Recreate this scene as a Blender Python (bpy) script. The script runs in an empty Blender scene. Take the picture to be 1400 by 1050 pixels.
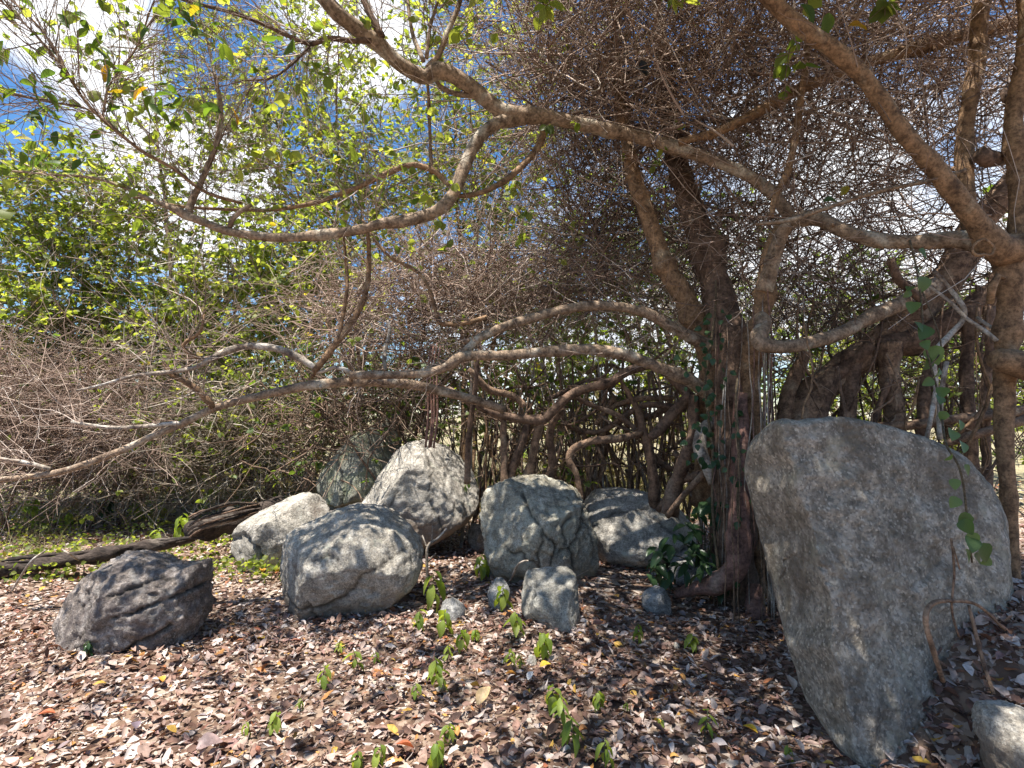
import bpy, bmesh, math, random
import numpy as np
from mathutils import Vector, Matrix

random.seed(11)
RNG = np.random.default_rng(11)
C = bpy.context.scene.collection
scene = bpy.context.scene

# ------------------------------------------------------------------ camera, sky, sun, exposure
F_PX, HORIZON, CAM_H = 764.0, 570.0, 1.6           # focal length and horizon, in pixels of the 1400 x 1050 photograph
PITCH = math.atan((HORIZON - 525.0) / F_PX)
cam_d = bpy.data.cameras.new('camera')
cam_d.sensor_width = 36.0
cam_d.lens = 36.0 * F_PX / 1400.0
cam_d.clip_start, cam_d.clip_end = 0.05, 2000.0
cam = bpy.data.objects.new('camera', cam_d)
cam.location = (0, 0, CAM_H)
cam.rotation_euler = (math.pi / 2 + PITCH, 0, 0)
C.objects.link(cam)
scene.camera = cam

SUN_EL, SUN_AZ = math.radians(75), math.radians(-140)   # azimuth from +Y (straight ahead) towards +X
world = bpy.data.worlds.new('World')
scene.world = world
world.use_nodes = True
wn = world.node_tree.nodes
wl = world.node_tree.links
wn.clear()
w_out = wn.new('ShaderNodeOutputWorld')
w_bg = wn.new('ShaderNodeBackground')
w_sky = wn.new('ShaderNodeTexSky')
w_sky.sky_type = 'NISHITA'
w_sky.sun_disc = False
w_sky.sun_elevation = SUN_EL
w_sky.sun_rotation = SUN_AZ
w_sky.altitude = 0
w_sky.air_density = 1.0
w_sky.dust_density = 0.3
w_sky.ozone_density = 3.0
w_tc = wn.new('ShaderNodeTexCoord')
w_map = wn.new('ShaderNodeMapping')
w_map.inputs['Location'].default_value = (0.55, 0.2, 0.05)
w_map.inputs['Scale'].default_value = (1.0, 1.0, 1.5)
w_n = wn.new('ShaderNodeTexNoise')
w_n.inputs['Scale'].default_value = 2.6
w_n.inputs['Detail'].default_value = 9.0
w_n.inputs['Roughness'].default_value = 0.55
w_n.inputs['Distortion'].default_value = 0.15
w_r = wn.new('ShaderNodeValToRGB')
w_r.color_ramp.elements[0].position = 0.54
w_r.color_ramp.elements[0].color = (0, 0, 0, 1)
w_r.color_ramp.elements[1].position = 0.70
w_r.color_ramp.elements[1].color = (1, 1, 1, 1)
w_gam = wn.new('ShaderNodeHueSaturation')
w_gam.inputs['Saturation'].default_value = 1.24
w_gam.inputs['Value'].default_value = 0.88
w_mix = wn.new('ShaderNodeMix')
w_mix.data_type = 'RGBA'
w_mix.inputs[7].default_value = (6.3, 6.45, 6.7, 1)
w_bg.inputs['Strength'].default_value = 0.085
wl.new(w_tc.outputs['Generated'], w_map.inputs['Vector'])
wl.new(w_map.outputs['Vector'], w_n.inputs['Vector'])
def cloud_dir(px, py):
    v = Vector(((px - 700.0) / 764.0, 1.0, (570.0 - py) / 764.0))
    return v.normalized()
w_last = w_n.outputs['Fac']
for (px, py, rad, amt) in ((40, 10, .12, .30), (120, 20, .10, .26), (200, 240, .17, .30), (310, 190, .10, .22), (470, 60, .14, .28), (560, 330, .16, .15), (1150, 210, .26, .26), (1330, 420, .30, .22), (880, 430, .25, .14), (250, 95, .13, -.22), (35, 130, .11, -.30), (640, 190, .14, -.2), (1330, 230, .08, -.2)):
    vm_ = wn.new('ShaderNodeVectorMath'); vm_.operation = 'DISTANCE'
    nm_ = wn.new('ShaderNodeVectorMath'); nm_.operation = 'NORMALIZE'
    wl.new(w_tc.outputs['Generated'], nm_.inputs[0])
    wl.new(nm_.outputs[0], vm_.inputs[0])
    vm_.inputs[1].default_value = cloud_dir(px, py)
    mr_ = wn.new('ShaderNodeMapRange'); mr_.interpolation_type = 'SMOOTHSTEP'
    mr_.inputs['From Min'].default_value = rad * 1.3
    mr_.inputs['From Max'].default_value = 0.0
    mr_.inputs['To Min'].default_value = 0.0
    mr_.inputs['To Max'].default_value = amt
    wl.new(vm_.outputs['Value'], mr_.inputs['Value'])
    ad_ = wn.new('ShaderNodeMath'); ad_.operation = 'ADD'
    wl.new(w_last, ad_.inputs[0]); wl.new(mr_.outputs[0], ad_.inputs[1])
    w_last = ad_.outputs[0]
wl.new(w_last, w_r.inputs['Fac'])
wl.new(w_sky.outputs['Color'], w_gam.inputs['Color'])
wl.new(w_r.outputs['Color'], w_mix.inputs[0])
wl.new(w_gam.outputs['Color'], w_mix.inputs[6])
wl.new(w_mix.outputs[2], w_bg.inputs['Color'])
wl.new(w_bg.outputs['Background'], w_out.inputs['Surface'])

sun_d = bpy.data.lights.new('sun', 'SUN')
sun_d.energy = 5.0
sun_d.angle = math.radians(0.53)
sun_d.color = (1.0, 0.95, 0.87)
sun = bpy.data.objects.new('sun', sun_d)
SUN_DIR = Vector((math.sin(SUN_AZ) * math.cos(SUN_EL), math.cos(SUN_AZ) * math.cos(SUN_EL), math.sin(SUN_EL)))
sun.rotation_euler = SUN_DIR.to_track_quat('Z', 'Y').to_euler()
sun.location = SUN_DIR * 50
C.objects.link(sun)

scene.view_settings.view_transform = 'Standard'
scene.view_settings.look = 'None'
scene.view_settings.gamma = 1.0
scene.view_settings.exposure = 1.45
scene.view_settings.use_curve_mapping = False
scene.render.engine = 'CYCLES'
scene.cycles.max_bounces = 8
scene.cycles.diffuse_bounces = 4
scene.cycles.transmission_bounces = 4
scene.cycles.use_denoising = True

# ------------------------------------------------------------------ helpers: places
_cp, _sp = math.cos(PITCH), math.sin(PITCH)

def ray(px, py):
    a, b = (px - 700.0) / F_PX, (525.0 - py) / F_PX
    return np.array([a, _cp - b * _sp, _sp + b * _cp])

def P(px, py, d):
    """The point at ground distance d metres (along +Y) seen at that place of the photograph."""
    r = ray(px, py)
    return np.array([0, 0, CAM_H]) + r * (d / r[1])

def G(px, py):
    """The point of the ground seen at that place of the photograph."""
    r = ray(px, py)
    t = -CAM_H / r[2]
    ts = np.linspace(0.45 * t, 1.25 * t, 160)           # first place where the line of sight meets the uneven ground
    q = np.array([0, 0, CAM_H])[None] + r[None] * ts[:, None]
    below = np.nonzero(q[:, 2] < ground_z(q[:, 0], q[:, 1]))[0]
    p = q[below[0]].copy() if len(below) else np.array([0, 0, CAM_H]) + r * t
    p[2] = ground_z(p[0], p[1])
    return p

def hash3(i, j, k):
    h = (i * 374761393 + j * 668265263 + k * 2147483647 + 1013904223) & 0x7fffffff
    h = ((h ^ (h >> 13)) * 1274126177) & 0x7fffffff
    h = ((h ^ (h >> 16)) * 668265263) & 0x7fffffff
    return ((h ^ (h >> 15)) & 0xffff) / 65535.0

def vnoise(p):
    p = np.asarray(p, dtype=np.float64)
    f = np.floor(p).astype(np.int64)
    t = p - f
    t = t * t * t * (t * (t * 6 - 15) + 10)
    r = 0
    for dx in (0, 1):
        wx = t[..., 0] if dx else 1 - t[..., 0]
        for dy in (0, 1):
            wy = t[..., 1] if dy else 1 - t[..., 1]
            for dz in (0, 1):
                wz = t[..., 2] if dz else 1 - t[..., 2]
                r = r + wx * wy * wz * hash3(f[..., 0] + dx, f[..., 1] + dy, f[..., 2] + dz)
    return r * 2 - 1

def fbm(p, octaves=4, gain=0.5, lac=2.03):
    p = np.asarray(p, dtype=np.float64)
    a, s = 1.0, 0
    for o in range(octaves):
        s = s + a * vnoise(p + 17.3 * o)
        p = p * lac
        a *= gain
    return s

MOUNDS = [(-2.70, 4.0, .62, .06), (-1.40, 4.65, .72, .06), (-2.35, 5.75, .62, .08), (-0.95, 6.1, .85, .10), (0.28, 5.25, .72, .08), (1.35, 5.95, .85, .08), (0.30, 4.3, .34, .05), (1.95, 2.95, .75, .05), (2.72, 3.32, .87, .60), (-1.8, 7.0, .8, .10)]

def ground_z(x, y):
    x = np.asarray(x, dtype=np.float64)
    y = np.asarray(y, dtype=np.float64)
    p = np.stack([x * 0.55, y * 0.55, np.zeros_like(x)], -1)
    q = np.stack([x * 2.1 + 5, y * 2.1, np.zeros_like(x)], -1)
    z = 0.05 * vnoise(p) + 0.022 * vnoise(q)
    for cx, cy, r, h in MOUNDS:                          # soil and leaves banked against the stones
        z = z + h * np.exp(-(((x - cx) ** 2 + (y - cy) ** 2) / (r * r)) ** 2)
    d = np.hypot(x, y)
    z = z + 0.010 * np.clip(d - 9, 0, 60)               # the ground rises a little behind the fig
    return z

# ------------------------------------------------------------------ helpers: objects
def mesh_np(name, verts, faces_list, rnd=None, mat=None):
    """faces_list: list of int arrays (n, k)."""
    me = bpy.data.meshes.new(name)
    verts = np.asarray(verts, dtype=np.float32).reshape(-1, 3)
    faces_list = [np.asarray(f, dtype=np.int32) for f in faces_list if len(f)]
    nl = sum(f.size for f in faces_list)
    nf = sum(len(f) for f in faces_list)
    me.vertices.add(len(verts))
    me.vertices.foreach_set('co', verts.ravel())
    me.loops.add(nl)
    me.loops.foreach_set('vertex_index', np.concatenate([f.ravel() for f in faces_list]).astype(np.int32))
    me.polygons.add(nf)
    tot = np.concatenate([np.full(len(f), f.shape[1], dtype=np.int32) for f in faces_list])
    start = np.concatenate([[0], np.cumsum(tot)[:-1]]).astype(np.int32)
    me.polygons.foreach_set('loop_start', start)
    me.polygons.foreach_set('loop_total', tot)
    if rnd is not None:
        at = me.attributes.new('rnd', 'FLOAT', 'POINT')
        at.data.foreach_set('value', np.asarray(rnd, dtype=np.float32))
    me.update(calc_edges=True)
    if mat is not None:
        me.materials.append(mat)
    return me

def link(name, me, parent=None, loc=None):
    o = bpy.data.objects.new(name, me)
    C.objects.link(o)
    if parent is not None:
        o.parent = parent
    if loc is not None:
        o.location = loc
    return o

def tag(o, label=None, cat=None, group=None, kind=None):
    if label: o['label'] = label
    if cat: o['category'] = cat
    if group: o['group'] = group
    if kind: o['kind'] = kind
    return o

def thing(name, label, cat, loc=(0, 0, 0), group=None):
    o = link(name, None, None, tuple(loc))
    o.empty_display_size = 0.2
    return tag(o, label, cat, group)

def local(verts, root):
    return np.asarray(verts, dtype=np.float64).reshape(-1, 3) - np.array(root.location)

# ------------------------------------------------------------------ helpers: tubes
def spline(ctrl, n):
    """Catmull-Rom through rows of ctrl (position and radius together), about n samples."""
    c = np.asarray(ctrl, dtype=np.float64)
    if len(c) == 2:
        t = np.linspace(0, 1, n)[:, None]
        return c[0] * (1 - t) + c[1] * t
    c = np.vstack([2 * c[0] - c[1], c, 2 * c[-1] - c[-2]])
    seg = len(c) - 3
    u = np.linspace(0, seg - 1e-9, n)
    i = np.floor(u).astype(int)
    t = (u - i)[:, None]
    p0, p1, p2, p3 = c[i], c[i + 1], c[i + 2], c[i + 3]
    r = 0.5 * ((2 * p1) + (-p0 + p2) * t + (2 * p0 - 5 * p1 + 4 * p2 - p3) * t ** 2 + (-p0 + 3 * p1 - 3 * p2 + p3) * t ** 3)
    return r

def unit(v):
    return v / np.maximum(np.linalg.norm(v, axis=-1, keepdims=True), 1e-9)

def tube_arrays(pts, rad, sides=10, lump=0.0, seed=0):
    """One tube with lumpy girth and closed ends."""
    n = len(pts)
    tan = unit(np.gradient(pts, axis=0))
    ref = np.array([0.13, 0.95, 0.28])
    u = unit(np.cross(tan, ref))
    for k in range(1, n):                       # parallel transport
        w = u[k - 1] - tan[k] * np.dot(u[k - 1], tan[k])
        u[k] = w / max(np.linalg.norm(w), 1e-9)
    v = np.cross(tan, u)
    a = np.linspace(0, 2 * np.pi, sides, endpoint=False)
    ring = np.cos(a)[None, :, None] * u[:, None] + np.sin(a)[None, :, None] * v[:, None]
    r = np.repeat(rad[:, None], sides, 1)
    pos = pts[:, None] + ring * r[..., None]
    if lump > 0:
        sc = 1.1 / max(np.median(rad), 0.004)
        nz = fbm(pos * min(sc, 40) * np.array([1, 1, 1]) * 0.45 + seed, 3)
        r = r * (1 + lump * nz)
        pos = pts[:, None] + ring * r[..., None]
    verts = pos.reshape(-1, 3)
    i = np.arange(n - 1)[:, None] * sides
    j = np.arange(sides)[None]
    jn = (j + 1) % sides
    quads = np.stack([i + j, i + jn, i + sides + jn, i + sides + j], -1).reshape(-1, 4)
    caps = [pts[0], pts[-1]]
    b = len(verts)
    verts = np.vstack([verts, caps])
    t0 = np.stack([np.full(sides, b), (np.arange(sides) + 1) % sides, np.arange(sides)], -1)
    e = (n - 1) * sides
    t1 = np.stack([np.full(sides, b + 1), e + np.arange(sides), e + (np.arange(sides) + 1) % sides], -1)
    return verts, quads, np.vstack([t0, t1])

PATHS = {}          # finished centre lines, kept so that twigs can sprout from them

def limb(name, ctrl, mat, root, sides=10, lump=0.12, seed=None, wobble=0.012, per=0.05, key=None, parent=None):
    """ctrl rows: photograph x, y, distance, width in pixels."""
    slim = {'limb': 0.86, 'trunk': 0.88}.get(name, 1.0)
    c = [list(P(x, y, d)) + [0.5 * slim * w * d / F_PX] for x, y, d, w in ctrl]
    return limb3(name, c, mat, root, sides, lump, seed, wobble, per, key, parent)

def limb3(name, ctrl, mat, root, sides=10, lump=0.12, seed=None, wobble=0.012, per=0.05, key=None, parent=None):
    c = np.asarray(ctrl, dtype=np.float64)
    ln = np.linalg.norm(np.diff(c[:, :3], axis=0), axis=1).sum()
    n = int(max(4, min(90, ln / per)))
    s = spline(c, n)
    seed = random.random() * 100 if seed is None else seed
    pts, rad = s[:, :3].copy(), np.maximum(s[:, 3], 0.002)
    if wobble:
        t = np.linspace(0, ln * 2.2, n)
        for ax in range(3):
            pts[:, ax] += wobble * fbm(np.stack([t, np.full(n, seed + 9 * ax), np.zeros(n)], -1), 2)
    if sides >= 12:                              # swellings, old branch collars and slight kinks
        u = np.linspace(0, ln, n)
        for _ in range(int(2 + ln * 1.2)):
            t0, w0 = random.uniform(0, ln), random.uniform(.03, .09)
            rad = rad * (1 + random.uniform(.08, .26) * np.exp(-((u - t0) / w0) ** 2))
            pts = pts + np.array([random.gauss(0, .010), random.gauss(0, .010), random.gauss(0, .010)]) * np.tanh((u - t0) / max(.06, 3.0 * float(np.max(rad))))[:, None]
    v, q, t = tube_arrays(pts, rad, sides, lump, seed)
    PATHS.setdefault(key or name, []).append((pts, rad))
    me = mesh_np(name, local(v, root), [q, t], None, mat)
    o = link(name, me, parent or root)
    if name == 'limb' and parent is None:        # broken stubs of lost side branches
        for _ in range(random.choice([2, 3, 4])):
            k = random.randrange(n // 6, n - 1)
            d = unit(np.array([random.gauss(0, 1), random.gauss(-.3, .6), random.gauss(.3, 1)]))
            L, r = random.uniform(.015, .05) + rad[k], rad[k] * random.uniform(.22, .4)
            e = pts[k] + d * L
            sp = spline([list(pts[k]) + [r * 1.3], list(pts[k] * .4 + e * .6) + [r], list(e) + [r * .7]], 5)
            v2, q2, t2 = tube_arrays(sp[:, :3], sp[:, 3], 7, 0.15, seed + k)
            link('broken_stub', mesh_np('broken_stub', local(v2, root), [q2, t2], None, mat), o)
    return o

def tubes(pts, r0, r1, sides=3, rnd=None):
    """Many thin tubes at once. pts (N, K, 3)."""
    N, K, _ = pts.shape
    tan = unit(np.gradient(pts, axis=1))
    ref = unit(RNG.normal(size=(N, 1, 3)))
    u = unit(np.cross(tan, np.repeat(ref, K, 1)))
    v = np.cross(tan, u)
    a = np.linspace(0, 2 * np.pi, sides, endpoint=False)
    s = np.linspace(0, 1, K)[None, :]
    r = np.asarray(r0).reshape(-1, 1) * (1 - s) + np.asarray(r1).reshape(-1, 1) * s
    pos = pts[:, :, None] + r[..., None, None] * (np.cos(a)[None, None, :, None] * u[:, :, None] + np.sin(a)[None, None, :, None] * v[:, :, None])
    verts = pos.reshape(-1, 3)
    base = (np.arange(N)[:, None, None] * K + np.arange(K - 1)[None, :, None]) * sides
    j = np.arange(sides)[None, None]
    jn = (j + 1) % sides
    q = np.stack([base + j, base + jn, base + sides + jn, base + sides + j], -1).reshape(-1, 4)
    rn = np.repeat(RNG.random(N) if rnd is None else rnd, K * sides)
    return verts, q, rn

def walk(start, direc, length, K, jitter=0.25, up=0.0, curl=0.0):
    """N wandering twigs of K points."""
    N = len(start)
    pts = np.zeros((N, K, 3))
    pts[:, 0] = start
    d = unit(direc)
    axis = unit(RNG.normal(size=(N, 3)))
    step = np.asarray(length).reshape(-1, 1) / (K - 1)
    for k in range(1, K):
        d = d + jitter * RNG.normal(size=(N, 3)) + np.array([0, 0, up])
        if curl:
            d = d + curl * np.cross(axis, d)
        d = unit(d)
        pts[:, k] = pts[:, k - 1] + d * step
    return pts

def sprout(parent_pts, n, length, K, spread=0.9, tmin=0.15, jitter=0.2, up=0.05, curl=0.0):
    """n side twigs from random places along parent twigs (N, K, 3)."""
    N, Kp, _ = parent_pts.shape
    i = RNG.integers(0, N, n)
    t = tmin + (1 - tmin) * RNG.random(n)
    f = t * (Kp - 1)
    k = np.minimum(f.astype(int), Kp - 2)
    w = (f - k)[:, None]
    st = parent_pts[i, k] * (1 - w) + parent_pts[i, k + 1] * w
    d = unit(parent_pts[i, k + 1] - parent_pts[i, k]) + spread * unit(RNG.normal(size=(n, 3)))
    L = length * (0.5 + RNG.random(n))
    return walk(st, d, L, K, jitter, up, curl)

def join(parts):
    """[(verts, quads, rnd), ...] as one."""
    vs, qs, rs, b = [], [], [], 0
    for v, q, r in parts:
        vs.append(v); qs.append(q + b); rs.append(r); b += len(v)
    return np.vstack(vs), np.vstack(qs), np.concatenate(rs)

def keep_visible(pts, margin=1.5):
    return pts

# ------------------------------------------------------------------ helpers: leaves
def leaf_hex():
    v = np.array([[0, 0, 0], [-.36, .33, .10], [-.30, .68, .08], [0, 1, -.08], [.30, .68, .08], [.36, .33, .10]], dtype=float)
    f = np.array([[0, 3, 2, 1], [0, 5, 4, 3]])
    return v, f

def leaf_grid(rows=5, wid=0.40, fold=0.10, curl=0.0, tipdroop=0.12, stalk=False, shape=1.0, twist=0.0):
    vs = []
    for i in range(rows):
        t = i / (rows - 1)
        w = wid * (math.sin(math.pi * min(1, (t * 0.96 + 0.02)) ** shape) ** 0.8)
        z = -tipdroop * t * t
        for s in (-1, 0, 1):
            a = curl * w
            x = s * w * math.cos(a * abs(s))
            zz = z + (abs(s) * fold * w / max(wid, .01)) + abs(s) * w * math.sin(a)
            tw = twist * (t - .3)
            vs.append((x * math.cos(tw) - zz * math.sin(tw), t, x * math.sin(tw) + zz * math.cos(tw)))
    f = []
    for i in range(rows - 1):
        for s in (0, 1):
            a = i * 3 + s
            f.append((a, a + 1, a + 4, a + 3))
    return np.array(vs), np.array(f)

def scatter(tmpl, pos, axis, normal, size, rnd=None, width=None):
    """One mesh of many leaves: tmpl verts (x across, y along, z up)."""
    v, f = tmpl
    N = len(pos)
    a = unit(axis)
    x = unit(np.cross(a, normal))
    n = np.cross(x, a)
    sz = np.asarray(size).reshape(-1, 1, 1)
    wd = np.ones((N, 1, 1)) if width is None else np.asarray(width).reshape(-1, 1, 1)
    loc = v[None] * sz
    verts = pos[:, None] + loc[..., 0:1] * wd * x[:, None] + loc[..., 1:2] * a[:, None] + loc[..., 2:3] * n[:, None]
    q = (np.arange(N)[:, None, None] * len(v) + f[None]).reshape(-1, f.shape[1])
    rn = np.repeat(RNG.random(N) if rnd is None else rnd, len(v))
    return verts.reshape(-1, 3), q, rn

def leaf_basis(n, droop=0.35, around=None):
    a = RNG.normal(size=(n, 3))
    a[:, 2] = a[:, 2] * 0.5 - droop
    nn = RNG.normal(size=(n, 3)) * 0.75 + np.array([0, -0.15, 0.5])
    return unit(a), nn

# ------------------------------------------------------------------ materials
def new_mat(name):
    m = bpy.data.materials.new(name)
    m.use_nodes = True
    nt = m.node_tree
    nt.nodes.clear()
    out = nt.nodes.new('ShaderNodeOutputMaterial')
    return m, nt.nodes, nt.links, out

def ramp(nodes, stops, interp='LINEAR'):
    r = nodes.new('ShaderNodeValToRGB')
    r.color_ramp.interpolation = interp
    e = r.color_ramp.elements
    while len(e) < len(stops):
        e.new(0.5)
    for el, (p, c) in zip(e, stops):
        el.position = p
        el.color = (c[0], c[1], c[2], 1)
    return r

def noise(nodes, links, vec, scale, detail=4, rough=0.55, dist=0.0):
    n = nodes.new('ShaderNodeTexNoise')
    n.inputs['Scale'].default_value = scale
    n.inputs['Detail'].default_value = detail
    n.inputs['Roughness'].default_value = rough
    n.inputs['Distortion'].default_value = dist
    if vec is not None:
        links.new(vec, n.inputs['Vector'])
    return n

def mixc(nodes, links, fac, a, b, blend='MIX'):
    m = nodes.new('ShaderNodeMix')
    m.data_type = 'RGBA'
    m.blend_type = blend
    for sock, val in ((m.inputs[0], fac), (m.inputs[6], a), (m.inputs[7], b)):
        if isinstance(val, (int, float)):
            sock.default_value = val
        elif isinstance(val, tuple):
            sock.default_value = (val[0], val[1], val[2], 1)
        else:
            links.new(val, sock)
    return m.outputs[2]

def bark(name, base, pale, dark, scale=9.0, pale_amt=0.55, rough=0.8, bump=0.5, stretch=(1, 1, 1)):
    m, N, L, out = new_mat(name)
    tc = N.new('ShaderNodeTexCoord')
    mp = N.new('ShaderNodeMapping')
    mp.inputs['Scale'].default_value = stretch
    L.new(tc.outputs['Object'], mp.inputs['Vector'])
    v = mp.outputs['Vector']
    n1 = noise(N, L, v, scale, 6, 0.65)
    n2 = noise(N, L, v, scale * 3.7, 5, 0.7)
    n3 = noise(N, L, v, scale * 0.45, 3, 0.5)
    r1 = ramp(N, [(0.36, dark), (0.5, base), (0.66, tuple(min(1, c * 1.45) for c in base))])
    L.new(n1.outputs['Fac'], r1.inputs['Fac'])
    r2 = ramp(N, [(pale_amt, (0, 0, 0)), (pale_amt + 0.12, (1, 1, 1))])
    L.new(n3.outputs['Fac'], r2.inputs['Fac'])
    c = mixc(N, L, r2.outputs['Color'], r1.outputs['Color'], pale)
    r3 = ramp(N, [(0.38, (0.45, 0.45, 0.45)), (0.58, (1.15, 1.15, 1.15))])
    L.new(n2.outputs['Fac'], r3.inputs['Fac'])
    c = mixc(N, L, 0.8, c, r3.outputs['Color'], 'MULTIPLY')
    b = N.new('ShaderNodeBsdfPrincipled')
    b.inputs['Roughness'].default_value = rough
    b.inputs['Specular IOR Level'].default_value = 0.25
    L.new(c, b.inputs['Base Color'])
    bp = N.new('ShaderNodeBump')
    bp.inputs['Strength'].default_value = bump
    bp.inputs['Distance'].default_value = 0.02
    ad = N.new('ShaderNodeMath'); ad.operation = 'ADD'
    L.new(n1.outputs['Fac'], ad.inputs[0]); L.new(n2.outputs['Fac'], ad.inputs[1])
    L.new(ad.outputs[0], bp.inputs['Height'])
    L.new(bp.outputs['Normal'], b.inputs['Normal'])
    L.new(b.outputs[0], out.inputs['Surface'])
    return m

def rnd_mat(name, stops, rough=0.75, trans=0.0, spec=0.25, tint=None, bump=0.0, mottle=0.0, mscale=60):
    """A colour for each piece from its own random number; trans lets light through a thin leaf."""
    m, N, L, out = new_mat(name)
    at = N.new('ShaderNodeAttribute')
    at.attribute_name = 'rnd'
    r = ramp(N, stops)
    L.new(at.outputs['Fac'], r.inputs['Fac'])
    c = r.outputs['Color']
    if mottle:
        tc = N.new('ShaderNodeTexCoord')
        nz = noise(N, L, tc.outputs['Object'], mscale, 3, 0.6)
        rr = ramp(N, [(0.3, (1 - mottle,) * 3), (0.65, (1 + mottle * 0.6,) * 3)])
        L.new(nz.outputs['Fac'], rr.inputs['Fac'])
        c = mixc(N, L, 1.0, c, rr.outputs['Color'], 'MULTIPLY')
    b = N.new('ShaderNodeBsdfPrincipled')
    b.inputs['Roughness'].default_value = rough
    b.inputs['Specular IOR Level'].default_value = spec
    L.new(c, b.inputs['Base Color'])
    sh = b.outputs[0]
    if trans > 0:
        t = N.new('ShaderNodeBsdfTranslucent')
        tc_ = mixc(N, L, 1.0, c, tint or (1.5, 1.4, 0.6), 'MULTIPLY')
        L.new(tc_, t.inputs['Color'])
        mx = N.new('ShaderNodeMixShader')
        mx.inputs[0].default_value = trans
        L.new(sh, mx.inputs[1]); L.new(t.outputs[0], mx.inputs[2])
        sh = mx.outputs[0]
    L.new(sh, out.inputs['Surface'])
    return m

def obj_leaf_mat(name, stops, trans=0.4, tint=None, rough=0.5, mottle=0.25):
    """The same for single leaf objects, which take their number from Object Info."""
    m, N, L, out = new_mat(name)
    oi = N.new('ShaderNodeObjectInfo')
    r = ramp(N, stops)
    L.new(oi.outputs['Random'], r.inputs['Fac'])
    tc = N.new('ShaderNodeTexCoord')
    nz = noise(N, L, tc.outputs['Object'], 30, 4, 0.6)
    rr = ramp(N, [(0.3, (1 - mottle,) * 3), (0.65, (1 + mottle * 0.6,) * 3)])
    L.new(nz.outputs['Fac'], rr.inputs['Fac'])
    c = mixc(N, L, 1.0, r.outputs['Color'], rr.outputs['Color'], 'MULTIPLY')
    b = N.new('ShaderNodeBsdfPrincipled')
    b.inputs['Roughness'].default_value = rough
    b.inputs['Specular IOR Level'].default_value = 0.3
    L.new(c, b.inputs['Base Color'])
    sh = b.outputs[0]
    if trans > 0:
        t = N.new('ShaderNodeBsdfTranslucent')
        L.new(mixc(N, L, 1.0, c, tint or (1.5, 1.4, 0.6), 'MULTIPLY'), t.inputs['Color'])
        mx = N.new('ShaderNodeMixShader')
        mx.inputs[0].default_value = trans
        L.new(sh, mx.inputs[1]); L.new(t.outputs[0], mx.inputs[2])
        sh = mx.outputs[0]
    L.new(sh, out.inputs['Surface'])
    return m

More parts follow.
